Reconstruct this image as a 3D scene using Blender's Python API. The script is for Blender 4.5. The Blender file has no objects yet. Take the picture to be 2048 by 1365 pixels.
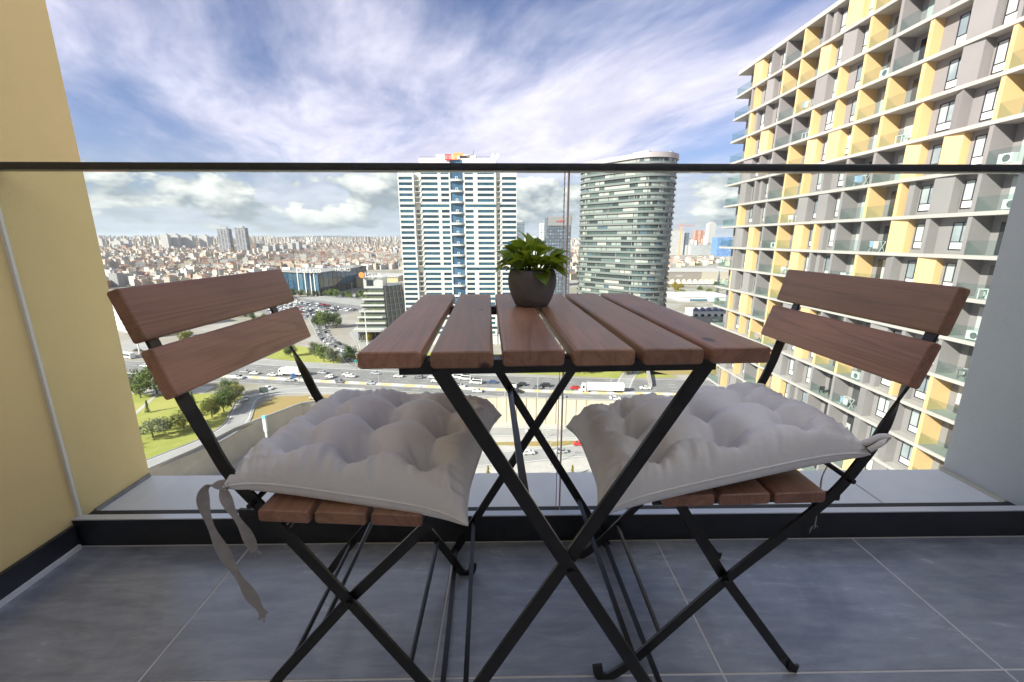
import bpy, math, random
from mathutils import Vector, Matrix, noise as mnoise
R = math.radians
scene = bpy.context.scene
COL = scene.collection

# ------------------------------------------------------------------ camera
EYE = Vector((0, 0, .83)); PITCH = R(13.45); YAW = R(.9); FPX = 853.
cam_d = bpy.data.cameras.new("camera"); cam = bpy.data.objects.new("camera", cam_d); COL.objects.link(cam)
cam.location = EYE; cam.rotation_euler = (math.pi/2 - PITCH, 0, -YAW)
cam_d.sensor_width = 36; cam_d.lens = FPX/2048*36; cam_d.clip_start = .05; cam_d.clip_end = 60000
scene.camera = cam

# ------------------------------------------------------------------ sun, view
SUN = Vector((-.73, -.50, .50)).normalized()
SUN_EL = math.asin(SUN.z); SUN_AZ = math.atan2(SUN.x, SUN.y)
sl = bpy.data.lights.new("sun", 'SUN'); so = bpy.data.objects.new("sun", sl); COL.objects.link(so)
sl.energy = 3.6; sl.angle = R(.53); sl.color = (1., .94, .84)
so.rotation_euler = SUN.to_track_quat('Z', 'Y').to_euler()
vs = scene.view_settings; vs.view_transform = 'Standard'; vs.look = 'None'; vs.gamma = 1; vs.exposure = 1.68
vs.use_curve_mapping = False
scene.render.engine = 'CYCLES'
cy = scene.cycles; cy.use_denoising = True; cy.max_bounces = 8; cy.transparent_max_bounces = 16
cy.diffuse_bounces = 4; cy.glossy_bounces = 3; cy.sample_clamp_indirect = 6; cy.caustics_reflective = False; cy.caustics_refractive = False
cy.use_adaptive_sampling = True; cy.adaptive_threshold = .015

# ------------------------------------------------------------------ node helper
class NT:
    def __init__(s, tree):
        s.t = tree; tree.nodes.clear()
    def n(s, typ, ins=None, **props):
        nd = s.t.nodes.new(typ)
        for k, v in props.items(): setattr(nd, k, v)
        for k, v in (ins or {}).items():
            i = nd.inputs[k]
            if isinstance(v, bpy.types.NodeSocket): s.t.links.new(v, i)
            elif v is not None:
                try: i.default_value = v
                except Exception: i.default_value = (*v, 1.)
        return nd
    def m(s, op, a, b=None, c=None, clamp=False):
        nd = s.n('ShaderNodeMath', {0: a, 1: b, 2: c}, operation=op); nd.use_clamp = clamp
        return nd.outputs[0]
    def vec(s, x, y, z=0.):
        return s.n('ShaderNodeCombineXYZ', {0: x, 1: y, 2: z}).outputs[0]
    def noise(s, v, scale, detail=4., rough=.55, dist=0.):
        return s.n('ShaderNodeTexNoise', {'Vector': v, 'Scale': scale, 'Detail': detail, 'Roughness': rough, 'Distortion': dist}).outputs[0]
    def ramp(s, f, lo, hi, smooth=True):
        nd = s.n('ShaderNodeMapRange', {0: f, 1: lo, 2: hi}, interpolation_type='SMOOTHSTEP' if smooth else 'LINEAR')
        return nd.outputs[0]
    def mix(s, f, a, b, blend='MIX'):
        nd = s.n('ShaderNodeMix', None, data_type='RGBA', blend_type=blend)
        for k, v in ((0, f), (6, a), (7, b)):
            i = nd.inputs[k]
            if isinstance(v, bpy.types.NodeSocket): s.t.links.new(v, i)
            elif k == 0: i.default_value = v
            else: i.default_value = (*v, 1.)[:4]
        return nd.outputs[2]
    def link(s, a, b): s.t.links.new(a, b)

# ------------------------------------------------------------------ world: sky with streaked cirrus and low cumulus
world = bpy.data.worlds.new("World"); scene.world = world; world.use_nodes = True
world.cycles.sampling_method = 'MANUAL'; world.cycles.sample_map_resolution = 256
t = NT(world.node_tree)
sky = t.n('ShaderNodeTexSky', None, sky_type='NISHITA', sun_disc=False, sun_elevation=SUN_EL, sun_rotation=SUN_AZ,
          altitude=100, air_density=1.0, dust_density=.8, ozone_density=2.5)
d = t.n('ShaderNodeTexCoord').outputs['Generated']
xyz = t.n('ShaderNodeSeparateXYZ', {0: d}).outputs
zc = t.m('ADD', t.m('MAXIMUM', xyz[2], 0.), .10)
u = t.m('DIVIDE', xyz[0], zc); v = t.m('DIVIDE', xyz[1], zc)
warp = t.noise(t.vec(u, v, 3.1), .8, 1.)
wu = t.m('ADD', t.m('ADD', u, t.m('MULTIPLY', v, .30)), t.m('MULTIPLY', warp, .55))
c1 = t.noise(t.vec(wu, t.m('MULTIPLY', v, .42), 7.7), .95, 6., .54, 0.)
c2 = t.noise(t.vec(t.m('MULTIPLY', wu, 1.5), t.m('MULTIPLY', v, .75), 2.2), 1.7, 5., .62, 0.)
gap = t.ramp(t.m('ADD', t.m('MULTIPLY', t.m('SUBTRACT', u, .32), t.m('SUBTRACT', u, .32)),
                 t.m('MULTIPLY', t.m('MULTIPLY', t.m('SUBTRACT', v, 1.35), t.m('SUBTRACT', v, 1.35)), .7)), 0., .85)
dens = t.m('ADD', t.m('MULTIPLY', c1, 1.30), t.m('MULTIPLY', c2, .26))
dens = t.m('ADD', dens, t.m('MULTIPLY', t.m('SUBTRACT', gap, 1.), .24))
cir = t.m('MULTIPLY', t.ramp(dens, .49, .90), .96)
# cumulus banks along the horizon
az = t.m('ARCTAN2', xyz[0], xyz[1]); el = t.m('ARCSINE', xyz[2])
def cum(da, de, dt):
    p = t.vec(t.m('MULTIPLY', t.m('ADD', az, da), 7.5), t.m('MULTIPLY', t.m('ADD', el, de), 15.), 4.4)
    return t.noise(p, 1.0, dt, .60, 0.)
n0 = cum(0., 0., 9.); n1 = cum(-.022, .024, 5.)
lowb = t.m('MULTIPLY', t.ramp(el, .0, .03), t.m('SUBTRACT', 1., t.ramp(el, .10, .19)))
cd = t.m('ADD', n0, t.m('MULTIPLY', t.m('SUBTRACT', lowb, 1.), .30))
cmask = t.ramp(cd, .445, .50)
lit = t.m('MULTIPLY_ADD', t.m('SUBTRACT', n0, n1), 4.4, .36, clamp=True)
lit = t.m('MULTIPLY', lit, t.ramp(el, -.03, .07)); lit = t.m('ADD', lit, .10, clamp=True)
skyc = t.n('ShaderNodeVectorMath', {0: sky.outputs[0], 3: .12}, operation='SCALE').outputs[0]
skyc = t.mix(1., skyc, (.31, .295, .36), 'MULTIPLY')
cirv = t.n('ShaderNodeVectorMath', {0: t.mix(t.ramp(c2, .3, .7), (.245, .242, .30), (.335, .33, .38)), 3: 1.}, operation='SCALE').outputs[0]
cumc = t.mix(lit, (.105, .126, .146), (.39, .38, .36))
colr = t.mix(cir, skyc, cirv)
hz = t.m('SUBTRACT', 1., t.ramp(el, -.02, .20))
colr = t.mix(t.m('MULTIPLY', hz, .55), colr, (.17, .20, .225))
colr = t.mix(t.m('MULTIPLY', cmask, .92), colr, cumc)
bg = t.n('ShaderNodeBackground', {'Color': colr, 'Strength': 1.})
wo = t.n('ShaderNodeOutputWorld', {'Surface': bg.outputs[0]})

# ------------------------------------------------------------------ generic helpers
def G(px, py, z=-61.):
    """ground point seen at photo pixel (2048 wide) on the level z"""
    th, ps = PITCH, YAW
    fw = Vector((math.sin(ps)*math.cos(th), math.cos(ps)*math.cos(th), -math.sin(th)))
    rt = Vector((math.cos(ps), -math.sin(ps), 0)); up = rt.cross(fw)
    dd = fw + rt*((px-1024)/FPX) - up*((py-682.5)/FPX)
    return EYE + dd*((z-EYE.z)/dd.z)
def AY(px, py, y):
    th, ps = PITCH, YAW
    fw = Vector((math.sin(ps)*math.cos(th), math.cos(ps)*math.cos(th), -math.sin(th)))
    rt = Vector((math.cos(ps), -math.sin(ps), 0)); up = rt.cross(fw)
    dd = fw + rt*((px-1024)/FPX) - up*((py-682.5)/FPX)
    return EYE + dd*(y/dd.y)

def tag(o, label=None, cat=None, group=None, kind=None):
    if label: o["label"] = label
    if cat: o["category"] = cat
    if group: o["group"] = group
    if kind: o["kind"] = kind
    return o
def empty(name, loc=(0, 0, 0), rz=0., label=None, cat=None, group=None):
    o = bpy.data.objects.new(name, None); COL.objects.link(o)
    o.location = loc; o.rotation_euler = (0, 0, rz); o.empty_display_size = .1
    return tag(o, label, cat, group)
def link(name, me, parent=None, loc=None, rz=0., scale=None):
    o = bpy.data.objects.new(name, me); COL.objects.link(o)
    if parent: o.parent = parent
    if loc is not None: o.location = loc
    if rz: o.rotation_euler = (0, 0, rz)
    if scale is not None: o.scale = scale if hasattr(scale, '__len__') else (scale,)*3
    return o

class MB:
    """collects faces and makes ONE mesh"""
    def __init__(s): s.v = []; s.f = []; s.mi = []
    def face(s, pts, m=0):
        i = len(s.v); s.v += [tuple(p) for p in pts]; s.f.append(tuple(range(i, i+len(pts)))); s.mi.append(m); return s
    def raw(s, vs, fs, m=0):
        i = len(s.v); s.v += [tuple(p) for p in vs]; s.f += [tuple(i+k for k in f) for f in fs]; s.mi += [m]*len(fs); return s
    def box(s, x0, x1, y0, y1, z0, z1, m=0):
        return s.raw([(x0,y0,z0),(x1,y0,z0),(x1,y1,z0),(x0,y1,z0),(x0,y0,z1),(x1,y0,z1),(x1,y1,z1),(x0,y1,z1)],
                     [(3,2,1,0),(4,5,6,7),(0,1,5,4),(1,2,6,5),(2,3,7,6),(3,0,4,7)], m)
    def obox(s, c, ax, ay, az, m=0):
        c, ax, ay, az = map(Vector, (c, ax, ay, az))
        return s.raw([c-ax-ay-az, c+ax-ay-az, c+ax+ay-az, c-ax+ay-az, c-ax-ay+az, c+ax-ay+az, c+ax+ay+az, c-ax+ay+az],
                     [(3,2,1,0),(4,5,6,7),(0,1,5,4),(1,2,6,5),(2,3,7,6),(3,0,4,7)], m)
    def bar(s, a, b, w, h, m=0, upv=(0,0,1)):
        a, b = Vector(a), Vector(b); d = (b-a); l = d.length; d.normalize(); upv = Vector(upv)
        sd = d.cross(upv); sd.normalize(); u2 = sd.cross(d)
        return s.obox((a+b)/2, d*l/2, sd*w/2, u2*h/2, m)
    def prism(s, poly, z0, z1, m=0, caps=True):
        n = len(poly)
        vs = [(p[0],p[1],z0) for p in poly]+[(p[0],p[1],z1) for p in poly]
        fs = [(i,(i+1)%n,n+(i+1)%n,n+i) for i in range(n)]
        if caps: fs += [tuple(range(n-1,-1,-1)), tuple(range(n,2*n))]
        return s.raw(vs, fs, m)
    def loft(s, rings, m=0, closed=True, caps=True):
        n = len(rings[0]); vs = [p for r in rings for p in r]; fs = []
        for k in range(len(rings)-1):
            for i in range(n if closed else n-1):
                j = (i+1)%n; fs.append((k*n+i, k*n+j, (k+1)*n+j, (k+1)*n+i))
        if caps and closed: fs += [tuple(range(n-1,-1,-1)), tuple(range((len(rings)-1)*n, len(rings)*n))]
        return s.raw(vs, fs, m)
    def tube(s, path, r, n=8, m=0):
        path = [Vector(p) for p in path]; rings = []
        for i, p in enumerate(path):
            tg = (path[min(i+1,len(path)-1)]-path[max(i-1,0)]).normalized()
            a = tg.orthogonal().normalized() if i == 0 else (pa - tg*pa.dot(tg)).normalized()
            pa = a; b = tg.cross(a); rr = r[i] if hasattr(r,'__len__') else r
            rings.append([p+(a*math.cos(2*math.pi*k/n)+b*math.sin(2*math.pi*k/n))*rr for k in range(n)])
        return s.loft(rings, m)
    def strip(s, path, wd, w, t, m=0):
        """flat bar swept along path; wd = width directions"""
        path = [Vector(p) for p in path]; rings = []
        for i, p in enumerate(path):
            tg = (path[min(i+1,len(path)-1)]-path[max(i-1,0)]).normalized()
            W = Vector(wd[i]); W = (W - tg*W.dot(tg)).normalized(); N = tg.cross(W)
            ww = (w[i] if hasattr(w,'__len__') else w)/2
            rings.append([p-W*ww-N*t/2, p+W*ww-N*t/2, p+W*ww+N*t/2, p-W*ww+N*t/2])
        return s.loft(rings, m)
    def lathe(s, prof, n=32, m=0, c=(0,0)):
        rings = [[(c[0]+r*math.cos(2*math.pi*k/n), c[1]+r*math.sin(2*math.pi*k/n), z) for k in range(n)] for r, z in prof]
        return s.loft(rings, m, caps=False)
    def mesh(s, name, mats=None, smooth=False):
        me = bpy.data.meshes.new(name); me.from_pydata(s.v, [], s.f)
        if mats:
            for mt in (mats if isinstance(mats, (list, tuple)) else [mats]): me.materials.append(mt)
        if any(s.mi): me.polygons.foreach_set("material_index", s.mi)
        if smooth: me.polygons.foreach_set("use_smooth", [True]*len(s.f))
        me.update(); return me
    def obj(s, name, mats=None, parent=None, loc=None, smooth=False, rz=0.):
        return link(name, s.mesh(name, mats, smooth), parent, loc, rz)
def smooth_angle(o, a=35):
    me = o.data
    me.polygons.foreach_set("use_smooth", [True]*len(me.polygons))
    me.set_sharp_from_angle(angle=R(a))
def catmull(pts, k=6):
    pts = [Vector(p) for p in pts]; out = []
    for i in range(len(pts)-1):
        p0, p1, p2, p3 = pts[max(i-1,0)], pts[i], pts[i+1], pts[min(i+2,len(pts)-1)]
        for j in range(k):
            q = j/k
            out.append(.5*((2*p1)+(p2-p0)*q+(2*p0-5*p1+4*p2-p3)*q*q+(3*p1-p0-3*p2+p3)*q**3))
    out.append(pts[-1]); return out
def rrect(w, h, r, n=4):
    """rounded rectangle profile centred on 0"""
    o = []
    for cx, cz, a0 in ((w/2-r, h/2-r, 0), (-w/2+r, h/2-r, 90), (-w/2+r, -h/2+r, 180), (w/2-r, -h/2+r, 270)):
        for k in range(n+1):
            a = R(a0+90*k/n); o.append((cx+r*math.cos(a), cz+r*math.sin(a)))
    return o

# ------------------------------------------------------------------ materials
MATS = {}
def mat(name, col, rough=.6, metal=0., var=.0, vscale=5., bump=0., bscale=60., spec=.5, rnd=0., coat=0.):
    if name in MATS: return MATS[name]
    m = bpy.data.materials.new(name); m.use_nodes = True; q = NT(m.node_tree); MATS[name] = m
    b = q.n('ShaderNodeBsdfPrincipled', {'Roughness': rough, 'Metallic': metal, 'Specular IOR Level': spec, 'Coat Weight': coat})
    c = (*col, 1.)
    oc = q.n('ShaderNodeTexCoord').outputs['Object']
    if var:
        nz = q.noise(oc, vscale, 6., .6)
        c = q.mix(q.ramp(nz, .25, .75), tuple(x*(1-var) for x in col), tuple(min(1, x*(1+var)) for x in col))
        rg = q.m('MULTIPLY_ADD', nz, .25, rough-.12); q.link(rg, b.inputs['Roughness'])
    if rnd:
        rv = q.n('ShaderNodeObjectInfo').outputs['Random']
        hsv = q.n('ShaderNodeHueSaturation', {'Value': q.m('MULTIPLY_ADD', rv, 2*rnd, 1-rnd), 'Color': c}); c = hsv.outputs[0]
    if isinstance(c, tuple): b.inputs['Base Color'].default_value = c
    else: q.link(c, b.inputs['Base Color'])
    if bump:
        bn = q.n('ShaderNodeBump', {'Height': q.noise(oc, bscale, 5., .6), 'Strength': bump, 'Distance': .01})
        q.link(bn.outputs[0], b.inputs['Normal'])
    q.n('ShaderNodeOutputMaterial', {0: b.outputs[0]})
    return m

def wood_mat():
    m = bpy.data.materials.new('stained_wood'); m.use_nodes = True; q = NT(m.node_tree)
    oc = q.n('ShaderNodeTexCoord').outputs['Object']; rv = q.n('ShaderNodeObjectInfo').outputs['Random']
    x = q.n('ShaderNodeSeparateXYZ', {0: oc}).outputs
    off = q.m('MULTIPLY', rv, 13.)
    p = q.vec(q.m('ADD', q.m('MULTIPLY', x[0], 1.), off), q.m('MULTIPLY', x[1], .07), q.m('MULTIPLY', x[2], 1.))
    w = q.noise(p, 9., 3., .5, 1.2)
    rings = q.m('ABSOLUTE', q.m('SINE', q.m('MULTIPLY', w, 30.)))
    fine = q.noise(q.vec(q.m('ADD', x[0], off), q.m('MULTIPLY', x[1], .02), x[2]), 330., 3., .6)
    blot = q.noise(q.vec(q.m('ADD', x[0], off), q.m('MULTIPLY', x[1], .5), x[2]), 9., 4., .6)
    g = q.m('ADD', q.m('MULTIPLY', rings, .16), q.m('ADD', q.m('MULTIPLY', fine, .40), q.m('MULTIPLY', blot, .50)))
    c = q.mix(q.ramp(g, .10, 1.0), (.15, .072, .046), (.44, .232, .148))
    # knots
    kp = q.vec(q.m('ADD', q.m('MULTIPLY', x[0], 1.), off), q.m('MULTIPLY', x[1], .55), x[2])
    vor = q.n('ShaderNodeTexVoronoi', {'Vector': kp, 'Scale': 9.5}, feature='F1').outputs[0]
    kn = q.ramp(vor, .055, .10)
    c = q.mix(kn, (.05, .026, .02), c)
    c = q.n('ShaderNodeHueSaturation', {'Hue': q.m('MULTIPLY_ADD', q.m('FRACT', q.m('MULTIPLY', rv, 7.3)), .012, .494), 'Value': q.m('MULTIPLY_ADD', rv, .34, .86), 'Color': c}).outputs[0]
    b = q.n('ShaderNodeBsdfPrincipled', {'Base Color': c, 'Roughness': q.m('MULTIPLY_ADD', g, .20, .32), 'Specular IOR Level': .62})
    bn = q.n('ShaderNodeBump', {'Height': g, 'Strength': .22, 'Distance': .0008}); q.link(bn.outputs[0], b.inputs['Normal'])
    q.n('ShaderNodeOutputMaterial', {0: b.outputs[0]}); return m
WOOD = wood_mat()

def clear_glass(name, tint, refl=1., dust=0.):
    m = bpy.data.materials.new(name); m.use_nodes = True; q = NT(m.node_tree)
    tr = q.n('ShaderNodeBsdfTransparent', {'Color': tint})
    gl = q.n('ShaderNodeBsdfGlossy', {'Color': (1, 1, 1), 'Roughness': .0})
    fc = q.n('ShaderNodeLayerWeight', {0: .5}).outputs['Facing']
    fr = q.m('MULTIPLY_ADD', q.m('POWER', fc, 5.), .55, .022)
    mx = q.n('ShaderNodeMixShader', {0: q.m('MULTIPLY', fr, refl), 1: tr.outputs[0], 2: gl.outputs[0]})
    if dust:
        oc = q.n('ShaderNodeTexCoord').outputs['Object']
        st_ = q.noise(q.n('ShaderNodeMapping', {0: oc, 3: (9., 1., 1.4)}).outputs[0], 2.2, 6., .65); sp_ = q.noise(oc, 46., 3., .6)
        k = q.m('MULTIPLY', q.m('ADD', q.ramp(st_, .35, .8), q.ramp(sp_, .66, .74)), dust)
        mx = q.n('ShaderNodeMixShader', {0: k, 1: mx.outputs[0], 2: q.n('ShaderNodeBsdfDiffuse', {'Color': (.8, .8, .78)}).outputs[0]})
    q.n('ShaderNodeOutputMaterial', {0: mx.outputs[0]}); return m
GLASS = clear_glass('balustrade_glass', (.945, .975, .965), .8, .012)
RAILGLASS = clear_glass('pale_green_glass', (.86, .92, .91), 1.)

def pane_mat(name, c0, c1, rough=.08, curtain=0., mettle=.0):
    """window pane seen from outside: dark tinted sheet with a glossy face; shade differs from pane to pane"""
    m = bpy.data.materials.new(name); m.use_nodes = True; q = NT(m.node_tree)
    rv = q.n('ShaderNodeObjectInfo').outputs['Random']
    pos = q.n('ShaderNodeNewGeometry').outputs['Position']
    nz = q.noise(pos, .55, 2., .6)
    k = q.m('ADD', q.m('MULTIPLY', rv, .55), q.m('MULTIPLY', nz, .6))
    c = q.mix(q.ramp(k, .35, .85), c0, c1)
    if curtain:
        cz = q.n('ShaderNodeTexWhiteNoise', {'Vector': q.n('ShaderNodeVectorMath', {0: pos, 1: (.9, .9, .45)}, operation='MULTIPLY').outputs[0]}, noise_dimensions='3D').outputs[0]
        sn = q.n('ShaderNodeVectorMath', {0: pos, 1: (1.1, 1.1, 3.)}, operation='SNAP').outputs[0]
        cz = q.n('ShaderNodeTexWhiteNoise', {'Vector': sn}, noise_dimensions='3D').outputs[0]
        c = q.mix(q.m('MULTIPLY', q.m('GREATER_THAN', cz, 1-curtain), .8), c, (.46, .50, .48))
    b = q.n('ShaderNodeBsdfPrincipled', {'Base Color': c, 'Roughness': rough, 'Specular IOR Level': .6, 'Metallic': mettle})
    q.n('ShaderNodeOutputMaterial', {0: b.outputs[0]}); return m
# ================================================================== BALCONY
XL, XR, YG, YO = -1.19, 1.50, 1.07, 1.30     # side walls, glass plane, outer edge of the ledge
M_yel = mat('yellow_plaster', (.87, .68, .33), .85, var=.045, vscale=2.6, bump=.16, bscale=260)
M_gry = mat('grey_plaster', (.47, .49, .52), .8, var=.06, vscale=2., bump=.2, bscale=220)
M_off = mat('offwhite_plaster', (.86, .85, .83), .85)
M_dark = mat('charcoal_aluminium', (.022, .025, .03), .38, .0, var=.25, vscale=30)
M_black = mat('black_steel', (.012, .011, .010), .34, .0, var=.3, vscale=40, spec=.6)
M_sil = mat('silicone_white', (.80, .80, .76), .4)
M_skirt = mat('skirting_slate', (.030, .034, .042), .38, var=.3, vscale=14)
M_ledge = mat('ledge_sheet', (.86, .86, .87), .42, var=.04, vscale=7)
M_grout = mat('grout', (.72, .71, .69), .9)

def tile_mat():
    m = bpy.data.materials.new('slate_tile'); m.use_nodes = True; q = NT(m.node_tree)
    oc = q.n('ShaderNodeTexCoord').outputs['Object']
    a = q.noise(oc, 3.2, 7., .62, .6); s = q.noise(q.n('ShaderNodeMapping', {0: oc, 2: (0, 0, .6), 3: (1., 4.5, 1.)}).outputs[0], 7., 8., .65, .4)
    sp = q.noise(oc, 210., 2., .5)
    k = q.m('ADD', q.m('MULTIPLY', a, .6), q.m('MULTIPLY', s, .5))
    c = q.mix(q.ramp(k, .32, .80), (.175, .197, .242), (.44, .475, .54))
    c = q.mix(q.ramp(sp, .72, .78), c, (.5, .5, .5))
    b = q.n('ShaderNodeBsdfPrincipled', {'Base Color': c, 'Roughness': q.m('MULTIPLY_ADD', k, .24, .12), 'Specular IOR Level': .85, 'Coat Weight': .35, 'Coat Roughness': .22})
    bn = q.n('ShaderNodeBump', {'Height': k, 'Strength': .25, 'Distance': .002}); q.link(bn.outputs[0], b.inputs['Normal'])
    q.n('ShaderNodeOutputMaterial', {0: b.outputs[0]}); return m
M_tile = tile_mat()

# floor: grout bed with separate tiles
fl = MB().box(XL-.02, XR+.02, -1.3, 1.045, -.25, -.0011).obj('floor', M_grout); tag(fl, kind='structure')
gx = [XL+.001, -.7105, -.143, .4245, .9865, XR-.001]; gy = [-1.3, -.48, .088, .656, 1.038]
for i in range(5):
    for j in range(4):
        g = .0021; x0, x1, y0, y1 = gx[i]+g, gx[i+1]-g, gy[j]+g, gy[j+1]-g; b = .0008
        MB().loft([[(x0,y0,-.002),(x1,y0,-.002),(x1,y1,-.002),(x0,y1,-.002)],
                   [(x0,y0,-b),(x1,y0,-b),(x1,y1,-b),(x0,y1,-b)],
                   [(x0+b,y0+b,0),(x1-b,y0+b,0),(x1-b,y1-b,0),(x0+b,y1-b,0)]]).obj('tile', M_tile, fl)

w = empty('yellow_wall', (XL, 0, 0), 0, 'yellow plastered side wall running out past the glass balustrade', 'wall')
MB().box(-.32, 0, -2.2, YO, -6, 3.4).obj('plaster', M_yel, w)
MB().box(.0005, .012, -1.29, 1.036, .0, .068).obj('skirting', M_skirt, w)
MB().box(.0125, .020, -1.29, 1.030, .0, .012).obj('skirting_bead', M_ledge, w)
MB().box(.0006, .007, 1.104, 1.297, .0602, .072).obj('mastic_joint', mat('mastic_grey', (.28, .28, .27), .7, var=.3, vscale=40), w)
sv = MB()
sv.strip([(.0045, YG-.011, .08), (.0045, YG-.011, .98)], [(0,1,0)]*2, .007, .009); sv.obj('silicone_bead', M_sil, w)

w = empty('grey_wall', (XR, 0, 0), 0, 'blue grey rendered side wall closing the balcony beside the ledge', 'wall')
MB().box(0, .32, -2.2, YO, -6, 3.4).obj('render', M_gry, w)
MB().box(-.014, -.0005, 1.104, 1.297, .0602, .070).obj('mastic_joint', mat('mastic_cream', (.50, .47, .40), .7), w)

w = empty('back_wall', (0, -1.3, 0), 0, 'plain house wall behind the balcony, its wide door filled white to bounce light', 'wall')
bw = MB(); bw.box(-1.5, -1.0, -.3, 0, -6, 2.7); bw.box(1.3, 1.82, -.3, 0, -6, 2.7); bw.box(-1.0, 1.3, -.3, 0, 2.2, 2.7); bw.box(-1.0, 1.3, -.3, 0, -6, 0)
bw.obj('masonry', M_off, w)
MB().box(-1.0, 1.3, -.20, -.18, 0, 2.2).obj('bounce_door', mat('bounce_white', (.82,.81,.79), .8), w)  # unseen door opening, white sheet added to bounce skylight onto the furniture

# ledge outside the glass
le = empty('outer_ledge', (0, 0, 0), 0, 'pale painted ledge outside the glass with dark sheet joints', 'ledge')
lx = [XL, -.52, .30, 1.13, XR]
MB().box(XL, XR, 1.102, YO-.01, -.3, .052).obj('ledge_body', mat('joint_dark', (.16,.17,.18), .7), le)
for i in range(4):
    MB().box(lx[i]+.004, lx[i+1]-.004, 1.1025, YO, .0525, .060).obj('ledge_sheet', M_ledge, le)

# balustrade: base shoe, two panes, handrail
ba = empty('glass_balustrade', (0, YG, 0), 0, 'clear glass balustrade in a black floor channel with a slim dark handrail', 'balustrade')
bs = MB(); bs.box(XL+.001, XR-.001, -.030, -.011, .0005, .080); bs.box(XL+.001, XR-.001, .011, .031, .0005, .066); bs.box(XL+.001, XR-.001, -.011, .011, .0005, .02)
bs.obj('base_channel', M_dark, ba)
MB().box(XL+.001, XR-.001, -.0300, -.0088, .0803, .0835).obj('channel_cap', mat('brushed_aluminium', (.74,.76,.80), .3, .3), ba)
MB().box(XL+.001, XR-.001, .0115, .030, .0662, .0690).obj('rubber_gasket', mat('rubber', (.012,.012,.012), .6), ba)
for x0, x1 in ((XL+.003, .1410), (.1532, XR-.003)):
    MB().box(x0, x1, -.008, .008, .021, .9825).obj('glass_pane', GLASS, ba)
MB().box(.1500, .1530, -.0075, .0075, .084, .9825).obj('joint_seal', mat('seal_tan', (.62,.50,.42), .35, spec=.4), ba)
MB().box(.1412, .1422, -.0075, .0075, .084, .9825).obj('joint_edge', mat('edge_dark', (.05,.06,.07), .3), ba)
hr = MB(); pr = rrect(.040, .0165, .003, 3)
hr.loft([[(xx, p[0], .9922+p[1]) for p in pr] for xx in (XL+.001, XR-.001)]); o = hr.obj('handrail', M_dark, ba); smooth_angle(o)

# ================================================================== FURNITURE
def slat_mesh(name, w, h, L, r=.005):
    m = MB(); pr = rrect(w, h, r, 4)
    e = .0016; inn = rrect(w-2*e, h-2*e, max(r-e, .001), 4)
    m.loft([[(p[0], -L/2, p[1]) for p in inn], [(p[0], -L/2+e, p[1]) for p in pr], [(p[0], L/2-e, p[1]) for p in pr], [(p[0], L/2, p[1]) for p in inn]])
    me = m.mesh(name, WOOD); me.polygons.foreach_set("use_smooth", [True]*len(me.polygons)); me.set_sharp_from_angle(angle=R(40)); return me

# ---- table
TB = empty('folding_table', (.0668, .768, 0), R(2.27), 'brown slatted wooden folding table on black crossed steel legs', 'table')
ts = slat_mesh('slat', .0752, .021, .543)
for i in range(6):
    o = link('slat', ts, TB, (-.2535+.0376+i*.0863, random.Random(i).uniform(-.002,.002), .6895))
for sy in (-1, 1):
    MB().box(-.213, .205, sy*.222-.013, sy*.222+.013, .660, .6785).obj('runner', M_black, TB)
    MB().strip([(-.163, sy*.236, .668), (.222, sy*.236, .006)], [(1,0,.6)]*2, .0200, .0055).obj('leg', M_black, TB)
    MB().strip([(.196, sy*.229, .668), (-.200, sy*.229, .006)], [(1,0,-.6)]*2, .0200, .0055).obj('leg', M_black, TB)
    MB().tube([(.0185, sy*.224, .353), (.0185, sy*.243, .353)], .006, 10).obj('pivot_bolt', M_black, TB)
def lx_a(z): return .222 - (.385)*(z-.006)/.662
def lx_b(z): return -.200 + (.396)*(z-.006)/.662
for z, f, yy, wd in ((.47, lx_a, .233, (.012, .004)), (.155, lx_a, .233, (.009, .006)), (.02, lx_a, .233, (.010, .006)),
             (.10, lx_b, .226, (.009, .006)), (.02, lx_b, .226, (.010, .006))):
    MB().bar((f(z), -yy, z), (f(z), yy, z), wd[0], wd[1]).obj('cross_bar', M_black, TB)

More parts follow.
